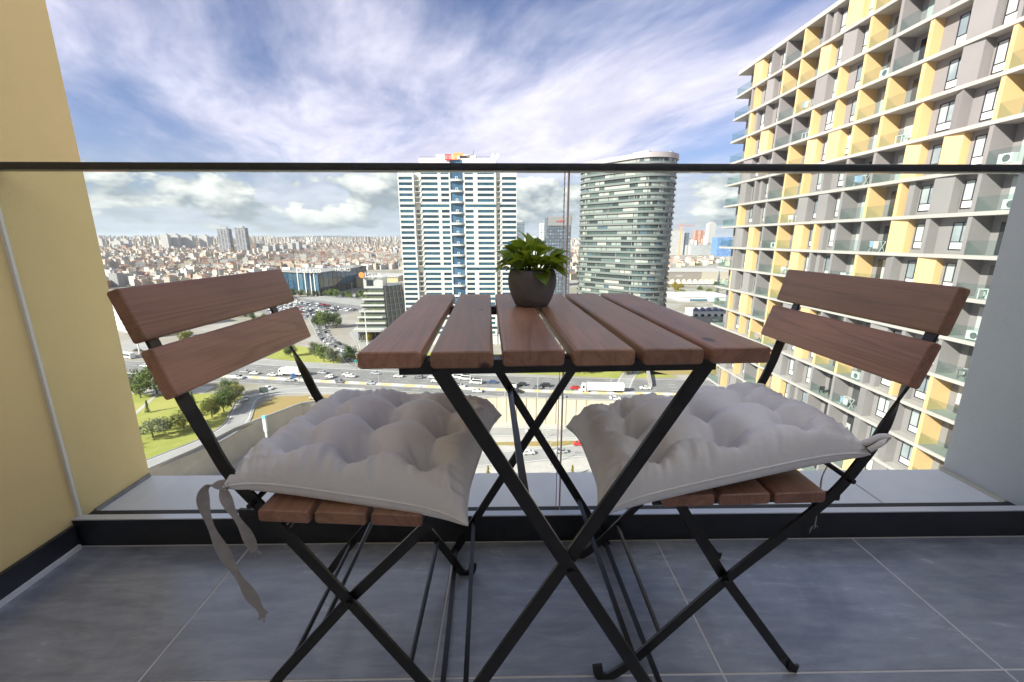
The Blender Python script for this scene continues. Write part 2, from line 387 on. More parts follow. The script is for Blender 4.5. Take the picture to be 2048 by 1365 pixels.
# ---- chairs
def chair(name, label, near, far, back, longp, shortp, sx, seat, rots):
    """profiles are (x, z) lists in world; near / far = Y planes of the two side frames; sx = +1 faces +X"""
    ch = empty(name, (longp[0][0], (near+far)/2, 0), 0, label, 'chair'); org = Vector((longp[0][0], (near+far)/2, 0))
    for y, io in ((near, -1), (far, 1)):
        pts = catmull([(x, y, z) for x, z in longp], 7); n = len(pts)
        wd = []
        for i, p in enumerate(pts):
            q = min(1, max(0, (.625-p.z)/.10)); a = q*math.pi/2
            tg = (pts[min(i+1,n-1)]-pts[max(i-1,0)]).normalized(); inpl = Vector((tg.z, 0, -tg.x))
            wd.append(Vector((0,1,0))*math.cos(a)*io + inpl*math.sin(a))
        o = MB().strip([p-org for p in pts], wd, .0188, .005).obj('back_leg', M_black, ch); smooth_angle(o, 50)
        pts = [Vector((x, y-io*.008, z))-org for x, z in shortp]
        MB().strip(pts, [(.7,0,sx*.7)]*len(pts), .0180, .005).obj('front_leg', M_black, ch)
    ix = next((xa+(xb-xa)*.5, (za+zb)/2) for (xa, za), (xb, zb) in zip(shortp[1:], shortp[2:])); pvx, pvz = shortp[1]
    for y, io in ((near, -1), (far, 1)): MB().tube([Vector((pvx, y+io*.009, pvz))-org, Vector((pvx, y-io*.016, pvz))-org], .0058, 10).obj('pivot_bolt', M_black, ch)
    def cross(prof, z):
        for (x0, z0), (x1, z1) in zip(prof, prof[1:]):
            if (z0-z)*(z1-z) <= 0: return x0+(x1-x0)*(z-z0)/(z1-z0+1e-9)
    for prof, z, ins in ((longp, .10, 0), (longp, .375, 0), (shortp, .10, .008), (shortp, .17, .008)):
        x = cross(prof, z)
        MB().tube([Vector((x, near+ins+.001, z))-org, Vector((x, far-ins-.001, z))-org], .0048, 8).obj('cross_rod', M_black, ch)
    x = cross(longp, .44); MB().tube([Vector((x+sx*.006, near-.016, .432))-org, Vector((x+sx*.006, far+.03, .432))-org], .0045, 8).obj('seat_rod', M_black, ch)
    # back slats: front face given by back = ((x_top,z_top),(x_bot,z_bot)) pairs
    for (xt, zt), (xb, zb) in back:
        h = math.hypot(xt-xb, zt-zb); ang = math.atan2((xb-xt)*sx, zt-zb)
        L = far-near+.058; me = slat_mesh('back_slat', .021, h, L, .0045)
        o = link('back_slat', me, ch); nx = Vector((math.cos(ang)*sx, 0, math.sin(ang)))
        c = Vector(((xt+xb)/2, (near+far)/2, (zt+zb)/2)) - nx*.0105 - org
        o.location = c; o.rotation_euler = (0, -ang*sx, rots)
    x0, x1, zs, sl = seat
    sm = slat_mesh('seat_slat', abs(x1-x0)/3-.007, .021, far-near+.036, .005)
    for i in range(3):
        x = x0+(x1-x0)*(i+.5)/3; o = link('seat_slat', sm, ch, Vector((x, (near+far)/2-.004, zs-.0105+sl*(x-x0)))-org)
        o.rotation_euler = (0, -math.atan(sl), rots*.4)
    for y in (near+.012, far-.012):
        MB().bar(Vector((x0-sx*.05, y, zs-.030))-org, Vector((x1, y, zs-.030+sl*(x1-x0)))-org, .005, .017).obj('seat_rail', M_black, ch)
    return ch
LC_long = [(-.522,.752),(-.500,.685),(-.474,.605),(-.449,.540),(-.424,.477),(-.378,.410),(-.262,.240),(-.145,.062),(-.115,.010),(-.100,.004),(-.088,.012),(-.084,.034)]
LC_short = [(-.108,.400),(-.262,.240),(-.400,.078),(-.448,.012),(-.460,.008)]
chair('folding_chair', 'brown slatted folding chair with cushion beside the yellow wall', .597, .918,
      [((-.498,.768),(-.474,.697)), ((-.470,.686),(-.447,.616))], LC_long, LC_short, 1, (-.378,-.122,.431,-.05), R(-3))
RC_long = [(.690,.745),(.672,.666),(.650,.586),(.631,.520),(.606,.462),(.552,.380),(.400,.225),(.250,.052),(.205,.010),(.190,.004),(.178,.012),(.174,.034)]
RC_short = [(.292,.398),(.400,.225),(.540,.035),(.560,.010),(.572,.008)]
chair('folding_chair', 'brown slatted folding chair with cushion before the yellow and grey apartment block', .650, .972,
      [((.667,.762),(.649,.690)), ((.644,.678),(.622,.606))], RC_long, RC_short, -1, (.540,.258,.418,.02), R(1.5))

# ---- cushions
def fabric_mat():
    m = bpy.data.materials.new('linen_fabric'); m.use_nodes = True; q = NT(m.node_tree)
    oc = q.n('ShaderNodeTexCoord').outputs['Object']; x = q.n('ShaderNodeSeparateXYZ', {0: oc}).outputs
    wv = q.m('ADD', q.m('SINE', q.m('MULTIPLY', x[0], 5200.)), q.m('SINE', q.m('MULTIPLY', x[1], 5200.)))
    nz = q.noise(oc, 26., 5., .6)
    c = q.mix(nz, (.80, .79, .785), (.87, .86, .855))
    b = q.n('ShaderNodeBsdfPrincipled', {'Base Color': c, 'Roughness': .92, 'Specular IOR Level': .2, 'Sheen Weight': .15})
    f = q.noise(q.n('ShaderNodeMapping', {0: oc, 2: (0, 0, .5), 3: (1., 2.2, 1.6)}).outputs[0], 30., 5., .55, 1.4)
    h = q.m('ADD', q.m('MULTIPLY', wv, .04), f)
    bn = q.n('ShaderNodeBump', {'Height': h, 'Strength': .30, 'Distance': .004}); q.link(bn.outputs[0], b.inputs['Normal'])
    q.n('ShaderNodeOutputMaterial', {0: b.outputs[0]}); return m
M_fab = fabric_mat()
M_tie = mat('tie_linen', (.40, .36, .33), .95, var=.12, vscale=60, bump=.3, bscale=500)

def cushion(label, a, b, c, d, T, tufts, seed, gath):
    a, b, c, d = map(Vector, (a, b, c, d)); org = (a+b+c+d)/4; N = 132
    root = empty('seat_cushion', org, 0, label, 'cushion')
    rnd = random.Random(seed)
    def base(s, t_):
        u_, v_ = (s+1)/2, (t_+1)/2
        return a*(1-u_)*(1-v_)+b*u_*(1-v_)+c*u_*v_+d*(1-u_)*v_
    tp = [base(*q) for q in tufts]
    rows = [tp[0:3], tp[3:6], tp[6:9]]
    segs = [(r[i], r[i+1]) for r in rows for i in range(2)] + [(rows[i][k], rows[i+1][k]) for k in range(3) for i in range(2)]
    esegs = [(base(s_, t_), base(s_ if abs(s_) < .3 or k else math.copysign(.93, s_), math.copysign(.93, t_) if (abs(s_) < .3 or k) else t_)) for s_, t_ in tufts for k in ((0, 1) if abs(s_) > .3 and abs(t_) > .3 else ((1,) if abs(t_) > .3 else (0,))) if abs(s_) > .3 or abs(t_) > .3]
    ph = [[rnd.uniform(0, 6.28) for _ in range(3)] for _ in tp]
    eA = (b-a).length/2; eB = (d-a).length/2
    def top(s, t_):
        # edges bow in between the pulled corners
        s2 = s*(1-.075*(1-t_**4)*abs(s)**4); t2 = t_*(1-.075*(1-s**4)*abs(t_)**4)
        p = base(s2, t2); p.z += .010*(1-(s*t_)**6)
        prof = (max(0, 1-abs(s)**5.5))**.45 * (max(0, 1-abs(t_)**5.5))**.45
        pf = (max(0, 1-s*s))**.5*(max(0, 1-t_*t_))**.5
        h = T*1.08*(.82*prof+.18*pf)
        dip = 0.
        for q, f in zip(tp, ph):
            r = math.hypot(p.x-q.x, p.y-q.y); an = math.atan2(p.y-q.y, p.x-q.x)
            fold = .5*math.sin(an*5+f[0])+.35*math.sin(an*8+f[1])+.25*math.sin(an*13+f[2])
            dip += T*.62*math.exp(-r/.012) + T*.22*math.exp(-(r/.030)**2) + T*.085*fold*math.exp(-((r-.022)/.015)**2)
        for q0, q1 in segs:
            e = (q1-q0); l2 = e.x*e.x+e.y*e.y; k = max(0, min(1, ((p.x-q0.x)*e.x+(p.y-q0.y)*e.y)/l2))
            dx, dy = p.x-q0.x-e.x*k, p.y-q0.y-e.y*k; dist = math.hypot(dx, dy)
            dip += T*.30*math.exp(-dist/.010)*(1-.50*math.sin(math.pi*k)) + T*.16*math.exp(-(dist/.026)**2)*(1-.3*math.sin(math.pi*k))
        for q0, q1 in esegs:
            e = (q1-q0); l2 = e.x*e.x+e.y*e.y; k = max(0, min(1, ((p.x-q0.x)*e.x+(p.y-q0.y)*e.y)/l2))
            dist = math.hypot(p.x-q0.x-e.x*k, p.y-q0.y-e.y*k)
            dip += T*(.13*math.exp(-dist/.008)+.07*math.exp(-(dist/.022)**2))*(1-k)**.8
        h -= min(dip, h*.93)
        # gathers running in from the edges
        es = min(1, max(0, (abs(s)-.42)/.5)); et = min(1, max(0, (abs(t_)-.42)/.5))
        nz = (.35-abs(mnoise.noise(Vector((p.x*14, p.y*62, seed))))*1.6)*es + (.35-abs(mnoise.noise(Vector((p.x*62, p.y*14, seed+4))))*1.6)*et
        nz2 = mnoise.noise(Vector((p.x*22, p.y*22, seed+9)))
        n3 = mnoise.noise(Vector(((p.x+p.y)*40, (p.x-p.y)*12, seed+2)))
        h += (gath*nz*.0085 + .0014*nz2 + .0016*n3 + .0022*mnoise.noise(Vector((p.x*120, p.y*30, seed)))*et + .0022*mnoise.noise(Vector((p.x*30, p.y*120, seed)))*es)*min(1, prof*1.6)
        return p, h, prof
    m = MB(); idx = {}
    def warp(k):
        q = -1+2*k/N; return math.copysign(1-(1-abs(q))**1.45, q)
    for i in range(N+1):
        for j in range(N+1):
            p, h, pr_ = top(warp(i), warp(j)); idx[i,j] = len(m.v); m.v.append(tuple(p-org+Vector((0,0,max(h, 0)))))
    for i in range(N):
        for j in range(N):
            m.f.append((idx[i,j], idx[i+1,j], idx[i+1,j+1], idx[i,j+1])); m.mi.append(0)
    bx = {}; K = 28
    for i in range(N+1):
        for j in range(N+1):
            if i in (0, N) or j in (0, N): bx[i,j] = idx[i,j]
            else:
                p, h, pr_ = top(warp(i), warp(j)); bx[i,j] = len(m.v); m.v.append(tuple(p-org-Vector((0,0,T*.46*pr_**.7))))
    for i in range(N):
        for j in range(N):
            m.f.append((bx[i,j+1], bx[i+1,j+1], bx[i+1,j], bx[i,j])); m.mi.append(0)
    m.obj('cover', M_fab, root, smooth=True)
    ring = [(i, 0) for i in range(0, N, 2)]+[(N, j) for j in range(0, N, 2)]+[(i, N) for i in range(N, 0, -2)]+[(0, j) for j in range(N, 0, -2)]
    sm_ = MB(); sm_.tube([Vector(m.v[idx[k]]) for k in ring]+[Vector(m.v[idx[0, 0]])], .0019, 6); sm_.obj('seam_piping', M_fab, root, smooth=True)
    for q, (s, t_) in zip(tp, tufts):
        p, h, _ = top(s, t_); tm = MB()
        tm.lathe([(0.0001, .0012), (.0016, .0009), (.0024, 0), (.0016, -.0009), (.0001, -.0010)], 8); o = tm.obj('tuft', M_fab, root, p-org+Vector((0,0,h+.0008)), True)
    return root, org
def ribbon(root, org, pts, w, twist=0., seed=0):
    P = catmull([Vector(p)-org for p in pts], 8); n = len(P); rn = random.Random(seed)
    wd = [Vector((math.cos(twist*i/n+.5), math.sin(twist*i/n+.5), .12*math.sin(i*.7))) for i in range(n)]
    ws = [w*(.8+.25*math.sin(i*.45+seed)) for i in range(n)]
    m = MB(); m.strip(P, wd, ws, .0012)
    e = P[-1]
    for k in range(5):
        q = e+Vector((rn.uniform(-1,1)*w*.45, 0, 0)); m.tube([q, q+Vector((rn.uniform(-.008,.008), rn.uniform(-.004,.004), -rn.uniform(.004,.016)))], .0005, 4)
    o = m.obj('tie', M_tie, root); return o
g3 = [(-.58,.56),(0,.58),(.58,.56),(-.60,-.02),(-.02,0),(.57,0),(-.58,-.57),(-.02,-.59),(.56,-.57)]
cl, ol = cushion('pale grey tufted seat cushion with two ties hanging by the yellow wall',
    (-.432,.588,.462), (-.058,.560,.412), (-.010,.905,.440), (-.398,.945,.446), .066, g3, 3, 1.)
ribbon(cl, ol, [(-.425,.592,.462),(-.452,.585,.466),(-.462,.583,.440),(-.455,.583,.385),(-.438,.583,.330),(-.420,.582,.285),(-.405,.582,.25),(-.398,.582,.228)], .016, .6, 1)
ribbon(cl, ol, [(-.425,.592,.462),(-.432,.588,.458),(-.424,.584,.430),(-.407,.583,.390),(-.396,.583,.352)], .015, .5, 2)
ribbon(cl, ol, [(-.398,.950,.450),(-.42,.93,.455),(-.425,.925,.40),(-.42,.925,.34)], .013, .5, 8)
cr, orr = cushion('pale grey tufted seat cushion lifted at one corner before the apartment block',
    (.134,.556,.428), (.612,.644,.478), (.602,.975,.448), (.130,.850,.436), .066, [(y*-1*0+x, y) for x, y in g3], 11, 1.15)
ribbon(cr, orr, [(.598,.648,.484),(.618,.640,.500),(.632,.640,.510),(.636,.655,.500),(.618,.662,.488)], .016, 1.5, 3)
ribbon(cr, orr, [(.612,.652,.492),(.606,.690,.47),AY(1648,945,.72),AY(1640,985,.72),AY(1634,1030,.72),AY(1630,1052,.72)], .013, .5, 4)
ribbon(cr, orr, [(.604,.985,.470),(.618,.972,.49),(.622,.966,.47),(.612,.965,.43),(.604,.965,.40)], .018, .9, 5)
kn = MB()
kn.tube(catmull([(.606,.640,.488),(.616,.634,.502),(.628,.640,.506),(.626,.656,.498),(.612,.658,.492),(.604,.646,.498),(.618,.640,.512),(.634,.640,.512)], 6), .0048, 8)
kn.v = [tuple(Vector(p)-orr) for p in kn.v]; kn.obj('tie_knot', M_fab, cr, smooth=True)
kn = MB()
kn.tube(catmull([(.590,.982,.470),(.604,.972,.484),(.618,.962,.486),(.622,.975,.478),(.610,.985,.474),(.600,.974,.486)], 6), .006, 8)
kn.v = [tuple(Vector(p)-orr) for p in kn.v]; kn.obj('tie_knot', M_fab, cr, smooth=True)

# ---- potted plant
PP = empty('potted_plant', (.0535, .853, .7002), 0, 'small leafy green plant in a round dark concrete pot on the table', 'plant')
M_pot = mat('dark_concrete', (.15, .148, .158), .85, var=.12, vscale=60, bump=.28, bscale=260)
pm = MB(); pm.lathe([(.001,.0),(.030,.0),(.034,.003),(.041,.018),(.0465,.036),(.0480,.048),(.0470,.060),(.0445,.069),(.0425,.0715),(.0405,.070),(.040,.064),(.036,.058),(.001,.058)], 48)
pm.obj('pot', M_pot, PP, smooth=True)
MB().lathe([(.0385,.0595),(.03,.062),(.0005,.063)], 24).obj('soil', mat('soil', (.02,.014,.010), .95, bump=.8, bscale=300), PP, smooth=True)
def leaf_mat(name, c0, c1):
    m = bpy.data.materials.new(name); m.use_nodes = True; q = NT(m.node_tree)
    rv = q.n('ShaderNodeObjectInfo').outputs['Random']
    oc = q.n('ShaderNodeTexCoord').outputs['Object']; x = q.n('ShaderNodeSeparateXYZ', {0: oc}).outputs
    vein = q.ramp(q.m('ABSOLUTE', x[1]), .0, .0011)
    c = q.mix(rv, c0, c1); c = q.mix(vein, tuple(min(1,k*1.7) for k in c1), c)
    c = q.mix(q.noise(oc, 90., 3.), c, tuple(k*.8 for k in c0))
    b = q.n('ShaderNodeBsdfPrincipled', {'Base Color': c, 'Roughness': .36, 'Specular IOR Level': .5})
    tl = q.n('ShaderNodeBsdfTranslucent', {'Color': q.mix(.5, c, (.55, .62, .02))})
    mx = q.n('ShaderNodeMixShader', {0: .48, 1: b.outputs[0], 2: tl.outputs[0]})
    q.n('ShaderNodeOutputMaterial', {0: mx.outputs[0]}); return m
M_leaf = leaf_mat('glossy_leaf', (.11, .24, .04), (.42, .56, .07))
def leaf_me(L, W, curl, fold, twist=0.):
    m = MB(); n = 9; rows = []
    for i in range(n+1):
        q = i/n; hw = W*(math.sin(math.pi*min(1, q**.72))**.85)*(1-.25*q) if 0 < q < 1 else .0004
        an = curl*q; x = L*math.sin(an)/max(curl, .01) if curl else L*q; z = -L*(1-math.cos(an))/max(curl, .01) if curl else 0
        row = []
        for k in (-1, -.5, 0, .5, 1):
            wv = .0012*math.sin(q*9+k*2)
            row.append((x, k*hw, z+abs(k)**1.3*hw*fold+wv*abs(k)+twist*k*hw*q))
        rows.append(row)
    m.loft(rows, closed=False, caps=False); me = m.mesh('leaf', M_leaf, True); return me
leaves = [leaf_me(.045,.0200,.75,.28), leaf_me(.041,.0185,.5,.35,.25), leaf_me(.047,.0210,1.0,.22,-.25), leaf_me(.035,.0160,.4,.45,.2)]
rl = random.Random(5)
for i in range(64):
    an = rl.uniform(0, 6.283); q = (i+.5)/64; rad = .010+.044*q**.7
    bz = .074+.036*(1-q**1.5)+rl.uniform(-.006,.008); bx_, by_ = rad*math.cos(an), rad*math.sin(an)
    o = link('leaf', leaves[rl.randrange(4)], PP, (bx_, by_, bz), 0, rl.uniform(.62, .95))
    pit = R(64)*(1-q)+R(22)*q+R(rl.uniform(-20, 24))
    o.rotation_euler = (R(rl.uniform(-35, 35)), -pit, an+R(rl.uniform(-40, 40)))
    MB().tube([(bx_*.4, by_*.4, .060), (bx_*.85, by_*.85, bz*.85+.006), (bx_, by_, bz)], .0010, 5).obj('stem', M_leaf, PP)
for i in range(26):
    an = -1.57+rl.uniform(-1.9, 1.9); rad = rl.uniform(.012, .036); o = link('leaf', leaves[rl.randrange(4)], PP, (rad*math.cos(an), rad*math.sin(an), rl.uniform(.070, .086)), 0, rl.uniform(.6, .85))
    o.rotation_euler = (R(rl.uniform(-30, 30)), -R(rl.uniform(15, 58)), an+R(rl.uniform(-45, 45)))
# two leaves hanging over the rim
for an, pz, sc in ((-1.25, .071, .85), (-.55, .076, 1.0), (2.9, .082, 1.05), (3.3, .092, .95), (.15, .080, 1.05), (-.2, .092, 1.)):
    o = link('leaf', leaves[2], PP, (.034*math.cos(an), .034*math.sin(an), pz), 0, sc); o.rotation_euler = (.2, R(-2 if abs(an) > 2 or abs(an) < .6 else 16), an)
# ================================================================== LARGE BUILDINGS
GU, GL = -61., -71.      # upper ground (highway, city) and lower ground (streets under the retaining wall)
M_tw = mat('white_cladding', (.58, .57, .535), .6, var=.03, vscale=.2)
M_blue = pane_mat('blue_glass', (.012, .036, .062), (.035, .11, .16), .10)
M_bluew = pane_mat('blue_strip_glass', (.035, .085, .15), (.07, .15, .24), .12)
M_slabg = mat('tower_grey_band', (.15, .15, .148), .6)
M_slab = mat('pale_concrete', (.34, .325, .305), .75, var=.06, vscale=.5)
M_ay = mat('apartment_yellow', (.56, .385, .185), .8, var=.03, vscale=.6)
M_ag = mat('apartment_grey', (.205, .195, .195), .8, var=.04, vscale=.6)
M_agd = mat('apartment_dark_grey', (.12, .115, .115), .8)
M_frame = mat('window_frame_dark', (.03, .03, .035), .45)
M_white = mat('white_paint', (.70, .69, .66), .5)
M_win = pane_mat('flat_window', (.16, .20, .22), (.34, .38, .38), .08, .45)
M_door = pane_mat('balcony_door', (.03, .032, .035), (.09, .09, .09), .10, .25)

def holed(mb, x0, x1, z0, z1, holes, y, dep=.35, m=0):
    """front wall facing -Y with rectangular openings (hx0,hx1,hz0,hz1) and reveals"""
    xs = sorted({x0, x1, *[h[0] for h in holes], *[h[1] for h in holes]}); zs = sorted({z0, z1, *[h[2] for h in holes], *[h[3] for h in holes]})
    hs = set()
    for i in range(len(xs)-1):
        for j in range(len(zs)-1):
            cx, cz = (xs[i]+xs[i+1])/2, (zs[j]+zs[j+1])/2
            if any(h[0] < cx < h[1] and h[2] < cz < h[3] for h in holes): continue
            mb.face([(xs[i],y,zs[j]),(xs[i+1],y,zs[j]),(xs[i+1],y,zs[j+1]),(xs[i],y,zs[j+1])], m)
    for a, b, c, d_ in holes:
        mb.face([(a,y,c),(a,y,d_),(a,y+dep,d_),(a,y+dep,c)], m); mb.face([(b,y,d_),(b,y,c),(b,y+dep,c),(b,y+dep,d_)], m)
        mb.face([(a,y,c),(a,y+dep,c),(b,y+dep,c),(b,y,c)], m); mb.face([(a,y,d_),(b,y,d_),(b,y+dep,d_),(a,y+dep,d_)], m)

def text(name, body, size, loc, mt, parent=None, depth=.15, rz=0.):
    cu = bpy.data.curves.new(name, 'FONT'); cu.body = body; cu.size = size; cu.extrude = depth; cu.align_x = 'CENTER'; cu.resolution_u = 2
    cu.materials.append(mt); o = bpy.data.objects.new(name, cu); COL.objects.link(o)
    bpy.context.view_layer.update(); me = bpy.data.meshes.new_from_object(o.evaluated_get(bpy.context.evaluated_depsgraph_get()))
    bpy.data.objects.remove(o); o = link(name, me, parent, loc); o.rotation_euler = (math.pi/2, 0, rz); return o

# ---- white tower
WT = empty('white_tower', (-26, 250, GU), 0, 'white tower block with blue window bands and a blue glass centre strip', 'tower')
def wl(mb, name, mt, **k):
    mb.v = [(p[0]+26, p[1]-250, p[2]-GU) for p in mb.v]; return mb.obj(name, mt, WT, **k)
P_ = 2.9037; Z0 = 33.4; rows = range(-3, 31); HW = .78
def zrow(k): return Z0 - P_*k
SEC = {'wing_l': (-59.1, -50.3, 36.0, [(-58.6, -51.2)]), 'mid_l': (-47.0, -30.2, 43.7, [(-46.2, -37.2), (-35.4, -31.0)]),
       'mid_r': (-23.2, -4.9, 43.7, [(-22.2, -17.6), (-15.2, -6.0)]), 'wing_r': (-2.7, 6.6, 36.0, [(-1.6, 6.3)])}
wallm = MB(); panes = []
for nm, (x0, x1, zt, spans) in SEC.items():
    hol = []
    for k in rows:
        z = zrow(k)
        if z+HW > zt-.9 or z < GU+7: continue
        sp = spans
        if k in (5, 17, 29): sp = {'wing_l': [(-58.6, -50.3001)], 'mid_l': [(-46.9999, -31.0)], 'mid_r': [(-22.2, -4.9001)], 'wing_r': [(-2.6999, 6.3)]}[nm]
        for a, b in sp:
            hol.append((a, b, z-HW, z+HW)); panes.append((a, b, z))
    holed(wallm, x0, x1, GU+5.5, zt, hol, 250.)
    wallm.face([(x0,250,zt),(x1,250,zt),(x1,272,zt),(x0,272,zt)])
    if nm.startswith('mid'): pass
wallm.face([(-59.1,250,GU),(-59.1,250,36),(-59.1,272,36),(-59.1,272,GU)]); wallm.face([(6.6,272,GU),(6.6,272,36),(6.6,250,36),(6.6,250,GU)])
for x, s in ((-50.3,1), (-47.0,-1), (-4.9,1), (-2.7,-1)):
    wallm.face([(x,250,GU),(x,252.2,GU),(x,252.2,36),(x,250,36)])
for x in (-47.0, -4.9): wallm.face([(x,250,36),(x,272,36),(x,272,43.7),(x,250,43.7)])
wallm.face([(-59.1,272,GU),(6.6,272,GU),(6.6,272,36),(-59.1,272,36)]); wallm.face([(-47,272,36),(-4.9,272,36),(-4.9,272,43.7),(-47,272,43.7)])
wallm.box(-50.3, -47.0, 252.2, 252.6, GU, 38.5); wallm.box(-4.9, -2.7, 252.2, 252.6, GU, 38.5)
wallm.box(-38, -16, 254, 266, 43.7, 46.3); wallm.box(-59.0, 6.5, 250.5, 271.5, GU, GU+5.4)
wl(wallm, 'wall', M_tw)
pm_cache = {}
for a, b, z in panes:
    key = round(b-a, 2)
    if key not in pm_cache:
        q = MB().box(0, b-a, 0, .12, -HW, HW); nmul = max(1, round((b-a)/1.5))
        pm_cache[key] = q.mesh('window', M_blue)
    link('window', pm_cache[key], WT, (a+26, .36, z-GU))
ks = 0
for k in range(0, 17):
    zb = 32.4 - 2*P_*k
    if zb < GU+6: break
    m = MB(); m.box(-30.2, -23.2, 250.5, 250.7, zb+.55, zb+2*P_-.5); wl(m, 'strip_glass', M_bluew)
    m = MB(); arc = [(-30.2, 250.2)]+[(-26.7+3.6*math.cos(q), 250.2-1.7*math.sin(q)) for q in [math.pi*(1-i/10) for i in range(11)]]+[(-23.2, 250.2)]
    m.prism(arc, zb-.5, zb+.55); m.box(-31.0, -22.4, 250.2, 250.75, zb-.5, zb+.55); wl(m, 'curved_balcony', M_tw)
    m = MB(); zz = zb+.55; m.box(-27.3, -27.0, 249.3, 249.5, zz, zz+1.1); m.box(-26.3, -26.0, 249.3, 249.5, zz, zz+1.1); m.box(-27.3, -26.0, 249.3, 249.5, zz+1.1, zz+1.35); wl(m, 'door_frame', M_tw)
m = MB(); m.box(-30.2, -23.2, 250.5, 250.7, 38.7, 43.0); wl(m, 'strip_glass', M_bluew)
m = MB(); m.box(-30.2, -23.2, 250.8, 254, GU, 43.4); wl(m, 'core_wall', M_tw)
for k in range(0, 31):
    z = zrow(k)
    if k in (5, 17, 29): continue
    for x0, x1 in ((-50.3, -47.0), (-4.9, -2.7)):
        m = MB(); m.box(x0+.7, x0+1.35, 252.05, 252.18, z-1.0, z+.8); m.box(x0+1.55, x0+2.1, 252.05, 252.18, z-1.0, z+.8); wl(m, 'balcony_door', M_door)
        m = MB(); m.box(x0+.5, x1+.35, 249.7, 252.1, z-1.35, z-1.1); m.box(x1-.25, x1+.35, 249.7, 249.8, z-1.1, z-.2); wl(m, 'balcony', M_tw)
for x in range(-58, 6, 3):
    zt = 43.7 if -47 < x < -5 else 36.0
    m = MB(); m.box(x, x+.12, 250.6, 250.72, zt, zt+1.0); wl(m, 'parapet_post', M_slabg)
m = MB(); m.box(-59, -50.5, 250.6, 250.68, 36.9, 37.02); m.box(-2.6, 6.5, 250.6, 250.68, 36.9, 37.02); m.box(-46.8, -38.2, 250.6, 250.68, 44.6, 44.72); m.box(-15.8, -5, 250.6, 250.68, 44.6, 44.72); wl(m, 'parapet_rail', M_slabg)
for x in (-7.0, -4.4):
    m = MB(); m.lathe([(.02,.0),(.7,.15),(1.2,.5)], 12); m.v = [(x+p[0], 252+p[1]*.3-p[2], 45.4+p[1]) for p in m.v]; m.tube([(x,252.2,43.7),(x,252.1,45.3)], .1, 5); wl(m, 'dish_antenna', M_white)
SG = empty('roof_sign', (-30.7, 249.2, 43.2), 0, 'red sign board with white numerals 212 on the white tower roof edge', 'sign')
MB().box(-2.0, 1.7, 0, .3, -.6, 2.4).obj('board', mat('sign_red', (.62, .04, .05), .5), SG)
text('numerals', '212', 2.2, (-.15, -.1, .15), M_white, SG)
SG = empty('roof_letters', (-27.0, 249.4, 43.2), 0, 'orange roof sign beside the red board on the white tower', 'sign')
for x, z, w_, h_ in ((-1.2, 1.7, 5.3, 1.5), (-1.6, -.3, 2.6, 2.0)):
    MB().box(x, x+w_, .05, .3, z, z+h_).obj('board', mat('sign_orange', (.80, .30, .10), .5), SG)
text('lettering', 'IS', 1.6, (-.4, -.05, .1), M_white, SG)
CR = empty('facade_cradle', (-20.5, 251, 43.7), 0, 'dark window cleaning crane on the white tower roof', 'crane')
MB().box(-4.2, 1.2, 0, 1.2, .3, 1.5).obj('carriage', mat('machine_grey', (.16,.14,.13), .6), CR)
MB().bar((-1, .6, 1.4), (3.4, .6, 2.2), .35, .35).obj('jib', mat('machine_grey', (.16,.14,.13), .6), CR)
MB().bar((3.4, .6, 1.9), (3.5, .6, 4.3), .3, .3, upv=(1,0,0)).obj('mast', mat('machine_grey', (.16,.14,.13), .6), CR)

# ---- curved glass tower
CT = empty('curved_tower', (67, 250, GL), 0, 'rounded residential tower with grey slab rings and pale green glass', 'tower')
def stadium(off, n=30):
    A = Vector((77, 240)); B = Vector((58, 262)); ax = (B-A).normalized(); pr = Vector((-ax.y, ax.x)); r = 13+off; o = []
    a0 = math.atan2(pr.y, pr.x)
    for i in range(n+1):
        a = a0+math.pi*i/n; o.append((B.x+r*math.cos(a)*0+0, 0))
    o = []
    for c, base in ((A, math.atan2(-ax.y, -ax.x)), (B, math.atan2(ax.y, ax.x))):
        for i in range(n+1):
            a = base-math.pi/2+math.pi*i/n; o.append((c.x+r*math.cos(a), c.y+r*math.sin(a)))
        e = B if c is A else A; k = Vector(o[-1]); f = e-c
        for j in range(1, 9): o.append((k.x+f.x*j/9, k.y+f.y*j/9))
    return [(p[0]-67, p[1]-250) for p in o]
CTM = [pane_mat('tower_glass_a', (.055,.08,.075), (.105,.145,.132)), pane_mat('tower_glass_b', (.22,.245,.225), (.36,.385,.345), .2), mat('tower_glass_dark', (.035,.045,.045), .15),
       mat('tower_cream', (.36,.35,.31), .6), pane_mat('tower_glass_blue', (.07,.11,.14), (.13,.19,.22))]
M_bal = mat('green_balustrade', (.135,.165,.155), .15)
out0, out1, outb = stadium(0), stadium(.9), stadium(.75); rc = random.Random(4); nS = len(out0)
ringm = MB(); ringm.prism(out1, 0, .42); ringme = ringm.mesh('slab_ring', M_slabg)
balm = MB(); balm.prism(outb, .42, 1.15, caps=False); balme = balm.mesh('balustrade', M_bal)
NF = 38; PT = 2.95; ztop = 40.6
